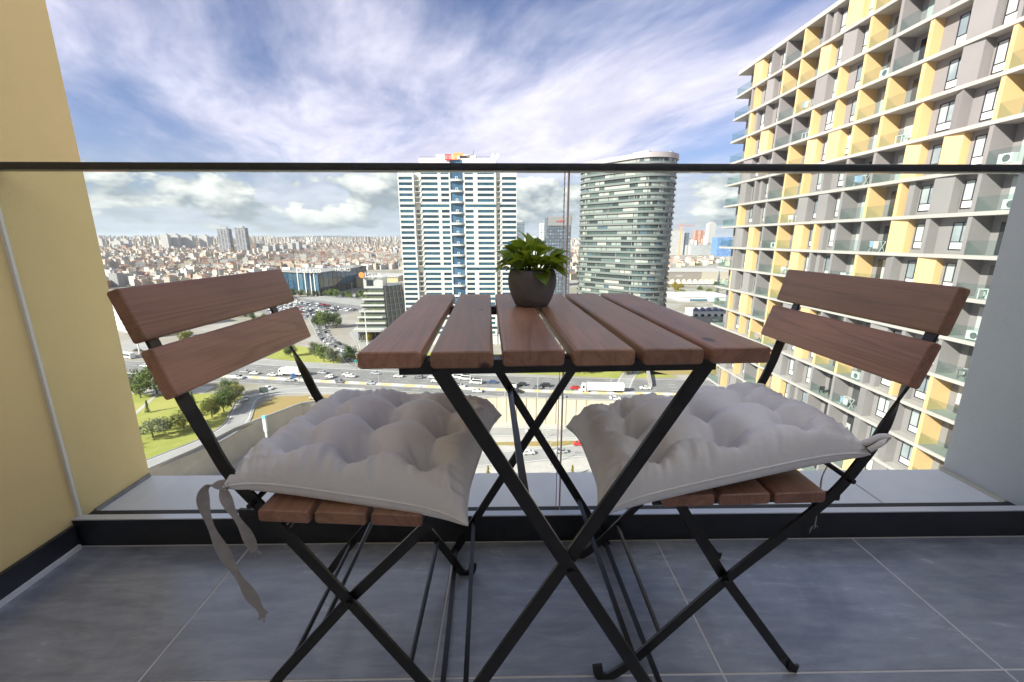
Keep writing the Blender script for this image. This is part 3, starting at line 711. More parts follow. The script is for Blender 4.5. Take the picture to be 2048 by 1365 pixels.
for k in range(NF):
    z = ztop-PT*(k+1)-GL
    if z < 3: break
    link('slab_ring', ringme, CT, (0, 0, z)); link('balustrade', balme, CT, (0, 0, z))
    m = MB(); i = 0
    while i < nS:
        run = rc.choice((1, 1, 2, 2, 3)); mi = rc.choices(range(5), (4, 5, 2.6, 1.2, 1.2))[0]; back = .9 if mi == 2 else 0
        for j in range(run):
            a, b = out0[(i+j) % nS], out0[(i+j+1) % nS]
            m.face([(a[0],a[1],.42),(b[0],b[1],.42),(b[0],b[1],PT),(a[0],a[1],PT)], mi)
        a = out0[(i) % nS]; m.obox((a[0],a[1],.42+(PT-.42)/2), (.12,0,0), (0,.12,0), (0,0,(PT-.42)/2), 3 if rc.random() < .3 else 2)
        i += run
    m.obj('glazing', CTM, CT, (0, 0, z))
m = MB(); m.prism(stadium(1.0), 0, 2.4); m.obj('crown', mat('crown_zinc', (.30,.28,.28), .5), CT, (0, 0, ztop-GL))
m = MB(); m.obox((8,-6,3.4), (3,-3.5,0), (3.2,2.8,0), (0,0,1.6)); m.obj('plant_room', M_white, CT, (0,0,ztop-GL))
m = MB(); m.obox((-6,10,3.0), (2,-2.3,0), (3,2.6,0), (0,0,1.0)); m.obj('plant_room', M_white, CT, (0,0,ztop-GL))
m = MB(); m.prism([(18.5,-16),(23.6,-9),(22.8,-6),(17.9,-14)], 2.4, 4.2); m.obj('crown_fin', mat('crown_zinc', (.30,.28,.28), .5), CT, (0,0,ztop-GL))
m = MB(); m.prism(out0, 0, ztop-GL); m.v = [(p[0]*.93, p[1]*.93, p[2]) for p in m.v]; m.obj('core', mat('tower_core', (.12,.13,.13), .7), CT)

# ---- yellow and grey apartment block
XF = 34.3; AB = empty('apartment_block', (XF, 45, GL), 0, 'long apartment block with yellow and grey panels and glass balconies', 'building')
def al(mb, name, mt, parent=None):
    mb.v = [(p[0]-XF, p[1]-45, p[2]-GL) for p in mb.v]; return mb.obj(name, mt, parent or AB)
YB = [64.9-3.25*i for i in range(13)]; ZS = [24.35-3.1*k for k in range(20)]; YE = 69.5; ra = random.Random(21)
m = MB(); m.box(XF+1.95, XF+15, 22, YE-.3, GL, 24.2); al(m, 'core', M_agd)
m = MB(); m.box(XF+.4, XF+1.94, 22, YE-.6, GL, ZS[-1]-.16); al(m, 'lower_storeys', M_ag)
for k in range(19):
    m = MB(); m.box(XF, XF+2.2, 20, YE, ZS[k]-.17, ZS[k]+.12); al(m, 'slab', M_slab)
fr_w = MB()
fw_, fh_ = 1.5, 2.1
for (a, b, c, e) in ((0,.07,0,fh_),(fw_-.07,fw_,0,fh_),(fw_*.5-.03,fw_*.5+.03,.62,fh_),(.07,fw_-.07,0,.07),(.07,fw_-.07,fh_-.07,fh_),(.07,fw_-.07,.58,.64)):
    fr_w.box(-.05, .06, a, b, c, e)
fr_me = fr_w.mesh('window', M_frame)
p1 = MB().box(0, .03, .07, fw_*.5-.03, .64, fh_-.07).mesh('pane', M_win); p2 = MB().box(0, .03, fw_*.5+.03, fw_-.07, .64, fh_-.07).mesh('pane', M_win)
p3 = MB().box(0, .03, .07, fw_-.07, .07, .58).mesh('sill_panel', M_white)
dr_me = MB().box(0, .05, 0, 2.1, 0, 2.35).mesh('balcony_door', M_door)
rl_me = MB().box(0, .025, .02, 2.95, 0, 1.05).mesh('balcony_glass', RAILGLASS)
APT = {}   # (floor, bay) -> kind
for k in range(18):
    zf, zc = ZS[k+1]+.121, ZS[k]-.171; h = zc-zf
    m = MB()
    for i in range(12):
        kind = 'W' if (i//1) % 4 in (0, 1) else 'B'
        y1, y0 = YB[i], YB[i+1]
        if kind == 'W': m.box(XF+.98, XF+1.94, y0, y1, zf, zc)
        else: m.box(XF+1.75, XF+1.94, y0, y1, zf, zc)
    m.box(XF+1.72, XF+1.94, YB[0], YE-.6, zf, zc)
    al(m, 'storey_wall', M_ag)
    for i in range(12):
        y1, y0 = YB[i], YB[i+1]; kind = 'W' if i % 4 in (0, 1) else 'B'
        yel = ra.random() < (.52 if kind == 'W' else .5); mt = M_ay if yel else M_ag
        if i == 2 and k % 5 != 1: yel, mt = False, M_ag
        if i == 3 and k % 4 != 3: yel, mt = True, M_ay
        if kind == 'W':
            typ = ra.choices('fpps', (3, 3, 2, 2))[0]; m = MB(); wpos = .35
            if typ == 'f': m.box(XF+.10, XF+.975, y1-.34, y1-.003, zf, zc); wpos = ra.uniform(.15, .45)
            elif typ == 'p':
                pw = ra.uniform(1.15, 1.75); sk = ra.choice((0, .10, .22))
                m.prism([(XF+.975, y1-.003), (XF+.10, y1-.003), (XF+.10+sk, y1-pw), (XF+.975, y1-pw)], zf, zc); wpos = .12
            else:
                pw = ra.uniform(.7, 1.0); m.prism([(XF+.975, y1-.003), (XF+.34, y1-.003), (XF+.08, y1-pw), (XF+.975, y1-pw)], zf, zc); wpos = ra.uniform(.15, .35)
            al(m, 'facade_panel', mt)
            wy = y0+wpos
            wn = link('window', fr_me, AB, (.97, wy-45, zf+.33-GL)); link('pane', p1, wn); link('pane', p2, wn); link('sill_panel', p3, wn)
            if typ == 'f' and ra.random() < .6:
                m = MB(); m.box(XF+.45, XF+.975, y1-1.25, y1-.72, zf, zc); al(m, 'facade_rib', M_ag)
        else:
            m = MB(); m.box(XF+.08, XF+1.745, y1-.30, y1-.003, zf, zc); al(m, 'balcony_divider', mt)
            link('balcony_door', dr_me, AB, (1.69, y0+.25-45, zf-GL)); link('balcony_glass', rl_me, AB, (.12, y0-45, zf-GL))
    m = MB(); m.box(XF+.08, XF+1.715, YB[0]+.003, YB[0]+.30, zf, zc); al(m, 'balcony_divider', M_ag if k % 3 else M_ay)
    m = MB(); m.box(XF+.12, XF+.145, YB[0]+.32, YE-.12, zf, zf+1.05); m.box(XF+.15, XF+1.9, YE-.145, YE-.12, zf, zf+1.05); al(m, 'balcony_glass', RAILGLASS)
m = MB(); m.box(XF+.0, XF+15.5, 20, YE+.05, 24.472, 24.66); al(m, 'roof_edge', M_slab)

# small things standing on those balconies
M_plastic = mat('white_plastic', (.72,.72,.70), .45)
def small_table(loc, label, mt=M_plastic):
    t_ = empty('balcony_table', loc, 0, label, 'table', None)
    MB().box(-.35, .35, -.35, .35, .68, .72).obj('top', mt, t_)
    for sx in (-1, 1):
        for sy in (-1, 1): MB().box(sx*.3-.025, sx*.3+.025, sy*.3-.025, sy*.3+.025, 0, .68).obj('leg', mt, t_)
def small_chair(loc, label, mt=M_plastic, rz=0.):
    t_ = empty('balcony_chair', loc, rz, label, 'chair', None)
    MB().box(-.22, .22, -.22, .22, .40, .44).obj('seat', mt, t_)
    MB().box(-.22, .22, .19, .23, .44, .86).obj('backrest', mt, t_)
    for sx in (-1, 1):
        MB().box(sx*.22-.02, sx*.22+.02, -.2, .2, .6, .64).obj('armrest', mt, t_)
        for sy in (-1, 1): MB().box(sx*.19-.02, sx*.19+.02, sy*.19-.02, sy*.19+.02, 0, .60 if sy < 0 else .4).obj('leg', mt, t_)
def bal(k, i, fx=.7, fy=1.5): return (XF+fx, YB[i+1]+fy, ZS[k+1]+.122)
ROWN = ['top', 'second', 'third', 'fourth', 'fifth', 'sixth', 'seventh', 'eighth', 'ninth', 'tenth', 'eleventh', 'twelfth', 'thirteenth', 'fourteenth', 'fifteenth']
for k, i, tb, cc, mtn in ((3, 3, 1, 1, 'white'), (4, 7, 1, 1, 'white'), (6, 3, 0, 2, 'white'), (8, 6, 1, 2, 'white'), (8, 3, 1, 2, 'white'), (9, 7, 1, 2, 'yellow'), (9, 6, 0, 2, 'green'), (12, 6, 0, 2, 'black'), (1, 2, 0, 1, 'white'), (10, 2, 0, 1, 'white'), (8, 10, 1, 1, 'white'), (10, 10, 1, 1, 'grey')):
    mt = {'white': M_plastic, 'yellow': mat('cane_yellow', (.55,.40,.14), .6), 'green': mat('plastic_green', (.16,.26,.2), .6), 'black': M_black, 'grey': M_slabg}[mtn]
    col_n = ['', '', 'second', 'third', '', '', 'sixth', 'seventh', '', '', 'tenth'][i]
    where = 'on the %s row, %s bay of the yellow block' % (ROWN[k], col_n)
    if tb: small_table(bal(k, i, .75, 1.3), 'small %s table %s' % (mtn, where), mt)
    if cc > 0: small_chair(bal(k, i, .8, .7), 'nearer %s chair %s' % (mtn, where), mt, 1.2)
    if cc > 1: small_chair(bal(k, i, .8, 2.1), 'farther %s chair %s' % (mtn, where), mt, 2.6)
for n_, (k, i, fy) in enumerate(((6, 10, 1.0), (2, 6, .9), (5, 10, 2.0), (7, 2, .9), (9, 10, 1.2), (11, 7, .9), (13, 6, 1.0), (10, 7, 2.2))):
    AC = empty('air_conditioner', bal(k, i, .55, fy), 0, 'white air conditioner on the %s row, %s bay of the yellow block' % (ROWN[k], ['', '', 'second', 'third', '', '', 'sixth', 'seventh', '', '', 'tenth'][i]), 'air conditioner', 'air conditioners of the yellow block')
    MB().box(-.2, .2, -.45, .45, .08, .72).obj('casing', M_plastic, AC)
    q = MB(); q.lathe([(.24,0),(.24,.03),(.20,.03),(.20,.005),(.001,.005)], 20); q.v = [(-.2-p[2], p[0]-.08, .40+p[1]) for p in q.v]; q.obj('fan_grille', M_slabg, AC)
for n_, (k, i, c_) in enumerate(((7, 7, (.70,.55,.52)), (2, 3, (.62,.60,.56)), (5, 6, (.30,.36,.50)), (11, 2, (.60,.30,.26)), (12, 7, (.66,.64,.60)))):
    DR = empty('drying_rack', bal(k, i, .45, 1.4), 0, 'clothes rack with towels on the %s row, %s bay of the yellow block' % (ROWN[k], ['', '', 'second', 'third', '', '', 'sixth', 'seventh'][i]), 'drying rack', 'clothes racks of the yellow block')
    q = MB()
    for sy in (-.6, .6): q.bar((-.25, sy, 0), (.25, sy, .95), .03, .03); q.bar((.25, sy, 0), (-.25, sy, .95), .03, .03)
    for xx in (-.25, 0, .25): q.bar((xx, -.6, .95), (xx, .6, .95), .02, .02)
    q.obj('rack_frame', M_plastic, DR); MB().box(-.29, -.27, -.45, .1, .3, .97).obj('towel', mat('towel_%d' % n_, c_, .9), DR); MB().box(-.29, -.27, .14, .5, .4, .97).obj('towel', mat('towel_blue', (.35,.42,.58), .9), DR)
# ================================================================== GROUND, ROADS
M_asph = mat('asphalt', (.21, .205, .20), .85, var=.14, vscale=.12, bump=.0)
M_asph2 = mat('pale_asphalt', (.33, .325, .31), .85, var=.10, vscale=.12)
M_pave = mat('pavement', (.46, .44, .40), .85, var=.08, vscale=.3)
M_line = mat('road_paint', (.72, .72, .70), .6)
M_conc = mat('bare_concrete', (.50, .44, .34), .85, var=.10, vscale=.2)
def grass_mat(name, a, b, c):
    m = bpy.data.materials.new(name); m.use_nodes = True; q = NT(m.node_tree)
    oc = q.n('ShaderNodeTexCoord').outputs['Object']
    col = q.mix(q.ramp(q.noise(oc, .06, 5., .6), .3, .7), a, b); col = q.mix(q.ramp(q.noise(oc, .35, 5., .65), .5, .8), col, c)
    bs_ = q.n('ShaderNodeBsdfPrincipled', {'Base Color': col, 'Roughness': .95, 'Specular IOR Level': .1})
    q.n('ShaderNodeOutputMaterial', {0: bs_.outputs[0]}); return m
M_grass = grass_mat('lawn', (.27, .30, .07), (.37, .365, .105), (.42, .37, .14))
M_dry = grass_mat('dry_grass', (.36, .26, .12), (.29, .25, .09), (.42, .23, .10))
def ground_mat():
    m = bpy.data.materials.new('city_ground'); m.use_nodes = True; q = NT(m.node_tree)
    p = q.n('ShaderNodeNewGeometry').outputs['Position']
    c = q.mix(q.ramp(q.noise(p, .006, 6., .6), .40, .70), (.30, .27, .23), (.20, .20, .11)); c = q.mix(q.ramp(q.noise(p, .03, 5., .6), .45, .6), c, (.36, .34, .31))
    b = q.n('ShaderNodeBsdfPrincipled', {'Base Color': c, 'Roughness': .95}); q.n('ShaderNodeOutputMaterial', {0: b.outputs[0]}); return m
M_ground = ground_mat()

RIM = [(-400, 40), (-150, 70), (-105, 88), (-93, 118), (-90, 132), (-84, 143), (-78, 154), (-68, 159.2), (-2, 159.6), (33, 156), (75, 151), (130, 158), (300, 190), (900, 300), (6000, 1200)]
def hgt(x, y):
    r = math.hypot(x, y); return GU + (0 if r < 900 else min((r-900)*.0085, 46.))
# upper ground: strips fanning out from the rim to the horizon
rimp = []
for (a, b) in zip(RIM, RIM[1:]):
    for j in range(4): rimp.append((a[0]+(b[0]-a[0])*j/4, a[1]+(b[1]-a[1])*j/4))
rimp.append(RIM[-1])
gm = MB(); n = len(rimp); RR = [0, .02, .05, .1, .2, .35, .55, .8, 1.]
for k, q in enumerate(RR):
    for i, (x, y) in enumerate(rimp):
        a = R(-78 + 150*i/(n-1)); far = Vector((math.sin(a), math.cos(a)))*14000
        qx, qy = x+(far.x-x)*q, y+(far.y-y)*q; gm.v.append((qx, qy, hgt(qx, qy)))
for k in range(len(RR)-1):
    for i in range(n-1): gm.f.append((k*n+i, k*n+i+1, (k+1)*n+i+1, (k+1)*n+i)); gm.mi.append(0)
tag(gm.obj('ground', M_ground), kind='structure')
lm = MB().face([(-600,-200,GL),(1500,-200,GL),(3000,700,GL),(-600,300,GL)]); tag(lm.obj('lower_ground', M_pave), kind='structure')

def sheet(name, pts, z, mt, label=None):
    m = MB(); m.face([(p[0], p[1], z) for p in pts]); o = m.obj(name, mt)
    tag(o, kind='structure'); return o
def offs(path, d_):
    out = []
    for i, p in enumerate(path):
        a = Vector(path[max(i-1,0)][:2]); b = Vector(path[min(i+1,len(path)-1)][:2]); tg = (b-a).normalized()
        out.append((p[0]-tg.y*d_, p[1]+tg.x*d_))
    return out
def smooth2(path, k=6): return [(p.x, p.y) for p in catmull([(a, b, 0) for a, b in path], k)]
def road(name, path, wl_, wr_, z, mt=M_asph, edge=True, kerb=False):
    """road band between offsets -wr_ .. wl_ of the path, with painted edges"""
    P = smooth2(path); L_ = offs(P, wl_); Rr = offs(P, -wr_)
    m = MB()
    for i in range(len(P)-1): m.face([(*Rr[i], z), (*Rr[i+1], z), (*L_[i+1], z), (*L_[i], z)])
    o = m.obj(name, mt); tag(o, kind='structure')
    if edge:
        q = MB()
        for d_ in (wl_-.6, -wr_+.6):
            A = offs(P, d_+.12); B = offs(P, d_-.12)
            for i in range(len(P)-1): q.face([(*B[i], z+.03), (*B[i+1], z+.03), (*A[i+1], z+.03), (*A[i], z+.03)])
        q.obj('edge_lines', M_line, o)
    if kerb:
        for nm, d_ in (('kerb', wl_+.2), ('kerb', -wr_-.2)):
            A = offs(P, d_+.22); B = offs(P, d_-.22); q = MB()
            for i in range(len(P)-1):
                q.raw([(*B[i],z-.1),(*B[i+1],z-.1),(*A[i+1],z-.1),(*A[i],z-.1),(*B[i],z+.16),(*B[i+1],z+.16),(*A[i+1],z+.16),(*A[i],z+.16)], [(4,5,6,7),(0,1,5,4),(2,3,7,6)])
            q.obj(nm, M_slab, o)
    return o, P
def dashes(parent, path, d_, z, on=3., off=6., w=.16):
    P = smooth2(path, 12); A = offs(P, d_); acc = 0.; m = MB()
    for (a, b) in zip(A, A[1:]):
        a, b = Vector(a), Vector(b); l = (b-a).length; s = 0.; tg = (b-a)/max(l, 1e-6); nn = Vector((-tg.y, tg.x))*w/2
        while s < l:
            ph = acc % (on+off)
            if ph < on:
                e = min(l, s+on-ph); p, q = a+tg*s, a+tg*e
                m.face([(*(p-nn), z), (*(q-nn), z), (*(q+nn), z), (*(p+nn), z)])
            else: e = min(l, s+on+off-ph)
            acc += e-s+1e-4; s = e+1e-4
    m.obj('lane_dashes', M_line, parent)

# retaining wall between the two levels
rw = empty('retaining_wall', (-20, 160, GL), 0, 'long beige concrete retaining wall below the highway edge', 'wall')
q = MB()
for a, b in zip(RIM[2:11], RIM[3:12]):
    q.face([(a[0]+20, a[1]-160, 0), (b[0]+20, b[1]-160, 0), (b[0]+20, b[1]-160, GU-GL+.9), (a[0]+20, a[1]-160, GU-GL+.9)])
q.obj('wall_face', M_conc, rw)
q = MB()
for a, b in zip(RIM[2:11], RIM[3:12]): q.bar((a[0]+20, a[1]-160+.2, GU-GL+.95), (b[0]+20, b[1]-160+.2, GU-GL+.95), .7, .35)
q.obj('coping', M_slab, rw)
for i in range(26):
    x = -66+i*3.9
    yy = 159.3+.006*(x+68) if x < -2 else 159.6-(x+2)*.103
    MB().box(x+20-.12, x+20+.12, yy-160-.12, yy-160+.1, 0, GU-GL+.7).obj('buttress', mat('concrete_joint', (.30,.25,.18), .9), rw)

# highway (two carriageways, median) on the upper level
HM = [(-420, 240), (-300, 216), (-189, 196), (-129, 190), (-69, 180), (0, 169.5), (49, 165), (110, 163), (220, 180), (420, 225)]
far_c, PF = road('highway_far_carriageway', HM, 19.5, -1.2, GU+.06)
for d_ in (5., 8.7, 12.4, 16.1): dashes(far_c, HM, d_, GU+.10)
near_c, PN = road('highway_near_carriageway', HM, -1.2, 7.8, GU+.05)
dashes(near_c, HM, -4.6, GU+.09)
md = empty('median_barrier', (0, 169.5, GU), 0, 'white and yellow banded median kerb along the highway', 'barrier')
Pm = smooth2(HM, 14); acc = 0.; cols = [mat('median_yellow', (.66,.50,.24), .7), mat('median_white', (.72,.69,.62), .7)]; ci = 0
for a, b in zip(Pm, Pm[1:]):
    if a[0] < -260 or a[0] > 140: continue
    q = MB(); q.bar((a[0], a[1]-169.5, .2), (b[0], b[1]-169.5, .2), 1.3, .5); q.obj('median_block', cols[ci % 2], md); ci += 1
# left broad approach lanes and frontage road
road('frontage_road', [(-420, 275), (-300, 262), (-214, 246), (-150, 222), (-112, 210), (-60, 201), (0, 191.5)], 5, 4, GU+.045, M_asph2)
road('verge_path', [(-420, 205), (-260, 190), (-164, 170), (-125, 172)], 5, 5, GU+.03, M_pave, edge=False)
# loop ramp round the park
LP = [(-60, 169), (-84, 171), (-98, 168), (-101.5, 160), (-97.5, 149), (-93, 138), (-93, 127), (-97, 117), (-104, 106), (-122, 92), (-160, 78)]
lr, PL = road('loop_ramp', LP, 3.6, 3.6, GU+.075, M_asph2, kerb=True)
park_pts = [(-330, 175), (-250, 180), (-190, 177), (-165, 168), (-140, 167), (-112, 168), (-104, 163), (-101.5, 149), (-97, 138), (-97.5, 127), (-103, 114), (-118, 99), (-160, 84), (-330, 60)]
sheet('park_lawn', park_pts[::-1], GU+.035, M_grass)
sheet('dry_verge', [(-93, 163.5), (-94.5, 150), (-89.5, 139), (-88.5, 131), (-86, 141), (-80, 152.5), (-71, 158), (-72, 165)], GU+.04, M_dry)
sheet('dry_island', [(-83,165.2),(-66,160.6),(-50,161.2),(-56,162.8)], GU+.045, M_dry)
road('park_footpath', [(-143, 168), (-136, 150), (-131, 138), (-126, 126), (-118, 118), (-112,106)], .7, .7, GU+.06, M_pave, edge=False)
# verge beyond the highway
sheet('highway_lawn', [(-62, 203), (-20, 196.5), (20, 190), (52, 184.5), (80, 186), (60, 206), (20, 225), (-40, 232), (-62, 226)], GU+.03, M_grass)
sheet('median_lawn', [(-200, 252), (-150, 230), (-112, 216), (-86, 209), (-84, 218), (-108, 240), (-150, 262), (-200, 275)], GU+.035, M_grass)
sheet('hillside_lawn', [(66, 190), (120, 188), (200, 215), (200, 260), (100, 240), (70, 215)], GU+.03, M_dry)
# ramp that climbs towards the mall, with the queue of cars
RQ = [(-40, 197), (-72, 206), (-92, 238), (-112, 262), (-134, 303), (-165, 360), (-200, 420), (-260, 470)]
rq, PQ = road('mall_ramp', RQ, 4.5, 4.5, GU+.055, M_asph)
dashes(rq, RQ, 0, GU+.09)
RS = [(-70, 204), (-78, 232), (-90, 262), (-104, 292), (-100, 330), (-95, 380)]
road('forecourt_road', RS, 3.6, 3.6, GU+.065, M_asph2, kerb=True)
sheet('car_park', [(-235, 470), (-120, 392), (-100, 425), (-128, 500), (-200, 490)], GU+.03, M_asph2)
sheet('car_park_apron', [(-235, 470), (-260, 420), (-190, 345), (-150, 330), (-120, 392)], GU+.028, M_asph)
# lower streets
road('underpass_street', [(-110, 100), (-80, 128), (-62, 148), (-40, 151), (0, 151), (40, 148), (120, 145), (300, 170)], 4.2, 4.2, GL+.05, M_asph2)
road('lower_avenue', [(-60, 118), (-20, 128), (0, 131), (40, 137), (110, 140), (300, 150)], 4.6, 4.6, GL+.06, M_asph2)
dash_o, PB = road('service_street', [(-120, 84), (-60, 104), (0, 116), (60, 120), (140, 116)], 4., 4., GL+.055, M_asph2)
sheet('lower_verge', [(-20, 141), (0, 142.4), (30, 143), (60, 141.5), (20, 138.5)], GL+.04, M_dry)

ORD = ['first', 'second', 'third', 'fourth', 'fifth', 'sixth', 'seventh', 'eighth', 'ninth', 'tenth', 'eleventh', 'twelfth', 'thirteenth', 'fourteenth', 'fifteenth', 'sixteenth', 'seventeenth', 'eighteenth', 'nineteenth', 'twentieth']
TENS = ['', '', 'twenty', 'thirty', 'forty', 'fifty', 'sixty', 'seventy', 'eighty', 'ninety']
def ordw(i):
    i += 1
    if i <= 20: return ORD[i-1]
    if i >= 100: return '%dth' % i
    return TENS[i//10][:-1]+'ieth' if i % 10 == 0 else TENS[i//10]+'-'+ORD[i % 10-1]
# ================================================================== TREES
def leafmat(name, c0, c1):
    m = bpy.data.materials.new(name); m.use_nodes = True; q = NT(m.node_tree)
    oc = q.n('ShaderNodeTexCoord').outputs['Object']; rv = q.n('ShaderNodeObjectInfo').outputs['Random']
    c = q.mix(q.ramp(q.m('ADD', q.noise(oc, .9, 3., .6), q.m('MULTIPLY', rv, .25)), .38, .8), c0, c1)
    b = q.n('ShaderNodeBsdfPrincipled', {'Base Color': c, 'Roughness': .7, 'Specular IOR Level': .2})
    tl = q.n('ShaderNodeBsdfTranslucent', {'Color': c}); mx = q.n('ShaderNodeMixShader', {0: .3, 1: b.outputs[0], 2: tl.outputs[0]})
    q.n('ShaderNodeOutputMaterial', {0: mx.outputs[0]}); return m
LM = {'green': leafmat('leaves_green', (.09, .14, .04), (.20, .24, .075)), 'dark': leafmat('leaves_dark', (.06, .10, .034), (.13, .165, .06)),
      'grey': leafmat('leaves_grey', (.13, .155, .085), (.24, .26, .15)), 'yellow': leafmat('leaves_yellow', (.26, .21, .03), (.36, .27, .035)), 'olive': leafmat('leaves_olive', (.18, .20, .055), (.30, .28, .08))}
M_bark = mat('bark', (.12, .09, .065), .9, var=.2, vscale=3)
def crown_mesh(kind, shape, seed):
    rn = random.Random(seed); m = MB(); cl = []
    nC = 34 if shape != 'spire' else 20
    for i in range(nC):
        if shape == 'round':
            while True:
                p = Vector((rn.uniform(-1,1), rn.uniform(-1,1), rn.uniform(-.8,1)))
                if p.length < 1: break
            cl.append((p*.72+Vector((0,0,1.0)), rn.uniform(.26,.42)))
        elif shape == 'wide':
            a = rn.uniform(0, 6.28); r = rn.uniform(0,1)**.5*1.05; cl.append((Vector((r*math.cos(a), r*math.sin(a), .75+rn.uniform(-.25,.45)*(1.2-r))), rn.uniform(.24,.38)))
        else:
            z = i/nC; r = (1-z)*.30*rn.uniform(.3,1); a = rn.uniform(0, 6.28); cl.append((Vector((r*math.cos(a), r*math.sin(a), .15+z*2.1)), .14+.16*(1-z)))
    for c, r in cl:
        for _ in range(54):
            d_ = Vector((rn.gauss(0,1), rn.gauss(0,1), rn.gauss(0,1))).normalized(); p = c+d_*r*rn.uniform(.45,1.05)
            s = rn.uniform(.045,.085); a = d_.orthogonal().normalized(); b = d_.cross(a); an = rn.uniform(0,6.28)
            a, b = a*math.cos(an)+b*math.sin(an), b*math.cos(an)-a*math.sin(an); tl = d_*rn.uniform(-.5,.5)
            m.face([p-a*s, p-b*s*.6+tl*s, p+a*s, p+b*s*.6-tl*s])
    return m.mesh('crown', LM[kind])
def trunk_mesh(shape, seed):
    rn = random.Random(seed); m = MB(); top = .9 if shape != 'spire' else 1.6
    m.tube([(0,0,-.05),(.01,.0,.3),(-.01,.01,.6),(0,0,top)], [.06,.045,.04,.012], 7)
    for i in range(4):
        a = i*1.57+rn.uniform(-.4,.4); m.tube([(0,0,.38+.08*i),(.2*math.cos(a),.2*math.sin(a),.6+.08*i),(.42*math.cos(a),.42*math.sin(a),.85+.06*i)], [.03,.02,.008], 5)
    return m.mesh('trunk', M_bark)
CRW, TRK = {}, {}
TN = [0]
def tree(x, y, h, kind='green', shape='round', label=None, group=None, z=GU, name='tree'):
    v = TN[0] % 2; TN[0] += 1; key = (kind, shape, v)
    if key not in CRW: CRW[key] = crown_mesh(kind, shape, hash(key[1])*0+len(CRW)*7+3)
    if shape not in TRK: TRK[shape] = trunk_mesh(shape, 5)
    top = {'round': 1.95, 'wide': 1.4, 'spire': 2.3}[shape]
    t_ = empty(name, (x, y, z), TN[0]*1.3, label, 'tree', group); s = h/top
    link('crown', CRW[key], t_, None, 0, s); link('trunk', TRK[shape], t_, None, 0, s); return t_
for i, (x, y, h, kd, sh, lb) in enumerate([
    (-150, 167, 11, 'grey', 'round', 'broad grey green tree at the park corner by the highway, farthest left of the clump'),
    (-143, 167.5, 13, 'green', 'round', 'tallest tree of the clump in the park by the highway'),
    (-136.5, 166.5, 11.5, 'grey', 'round', 'rightmost tree of the clump in the park corner by the highway'),
    (-146, 163, 8, 'green', 'round', 'small rounded tree before the clump in the park corner'),
    (-111, 164, 8, 'green', 'round', 'tree behind the chair back at the upper end of the loop ramp'),
    (-106, 158.5, 9, 'olive', 'round', 'uppermost olive tree of the row inside the loop ramp'),
    (-104, 153, 9.5, 'grey', 'round', 'second tree of the row inside the loop ramp'),
    (-103.5, 148, 9, 'green', 'round', 'third tree of the row inside the loop ramp'),
    (-104.5, 143, 8, 'olive', 'round', 'lowest tree of the row inside the loop ramp'),
    (-107.5, 133.5, 7.0, 'olive', 'wide', 'loose olive tree on the lawn near the inner loop kerb'),
    (-113, 127.5, 6.4, 'grey', 'wide', 'flat topped grey tree alone on the park lawn'),
    (-131, 148, 4.8, 'green', 'spire', 'slim young tree beside the park footpath'),
    (-138, 138, 4.4, 'olive', 'spire', 'thin sapling on the lawn by the yellow wall edge'),
    (-121, 157, 5, 'green', 'spire', 'thin sapling on the upper park lawn'),
    (-118, 117, 4.6, 'yellow', 'wide', 'sparse yellow sapling low on the park lawn'),
    (-94, 214, 10, 'green', 'round', 'dark green tree on the lawn strip behind the highway sign'),
    (-88, 211, 9.0, 'grey', 'round', 'grey leaved tree between the two carriageways of the ramp'),
    (-79.5, 212, 9.5, 'dark', 'round', 'dark rounded tree at the ramp beside the yellow one'),
    (-71, 207.5, 8.6, 'yellow', 'round', 'bright yellow autumn tree beside the highway ramp'),
    (-62, 219, 10, 'olive', 'round', 'olive tree under the table edge beyond the yellow tree'),
    (-66, 224, 8, 'green', 'round', 'green tree right behind the olive one by the forecourt'),
    (-104, 226, 8, 'grey', 'round', 'grey tree on the lawn seen below the chair back'),
    (-116, 224, 7.5, 'green', 'round', 'green tree on the lawn left of the grey one below the chair back'),
    (-134, 303, 11, 'dark', 'round', 'tall dark tree beside the car park, left of the pair'),
    (-128, 300, 14, 'green', 'round', 'tallest green tree beside the car park'),
    (-121, 301, 11, 'dark', 'round', 'dark tree on the right of the group by the car park'),
    (-93, 330, 9, 'green', 'round', 'small round green tree by the terraced office'),
    (-77, 262, 8, 'green', 'round', 'tree before the terraced office ground floor'),
    (-84, 256, 6.5, 'yellow', 'round', 'small yellow tree before the terraced office'),
    (-62, 246, 8, 'olive', 'round', 'olive tree on the corner below the terraced office'),
    (-5.5, 118, 4.6, 'yellow', 'spire', 'small yellow cone shaped tree on the lower street kerb'),
    (20.5, 118.5, 4.2, 'yellow', 'spire', 'thin yellow cone shaped tree behind the glass joint')]):
    tree(x, y, h, kd, sh, lb, None, GL if i >= 30 else GU)
rt_ = random.Random(8)
for i, (x, y) in enumerate(sorted([(-20, 199), (-12, 201), (-4, 197), (2, 199), (14, 196), (22, 199), (30, 193), (37, 192), (41, 193), (57, 190), (60, 192), (10, 206), (-30, 205)])):
    tree(x, y, rt_.uniform(6.5, 9.5), rt_.choice(('green','olive','green')), 'round', ordw(i)+' green tree from the left on the lawn strip beyond the highway', 'trees on the highway lawn')
for i in range(13):
    q = i/12; tree(-96+q*24, 297+q*20+4*math.sin(q*3), rt_.uniform(4, 5.5), 'yellow' if i % 3 else 'olive', 'spire', ordw(i)+' slim yellowing tree of the row along the forecourt curve', 'forecourt row trees')
for i in range(14):
    tree(-245+i*8.2+rt_.uniform(-2,2), 258-i*.4+rt_.uniform(-4,4)+ (18 if i < 6 else 0), rt_.uniform(5, 8.5), rt_.choice(('green','dark','olive')), 'round', ordw(i)+' tree from the left in the belt behind the highway', 'trees behind the highway')
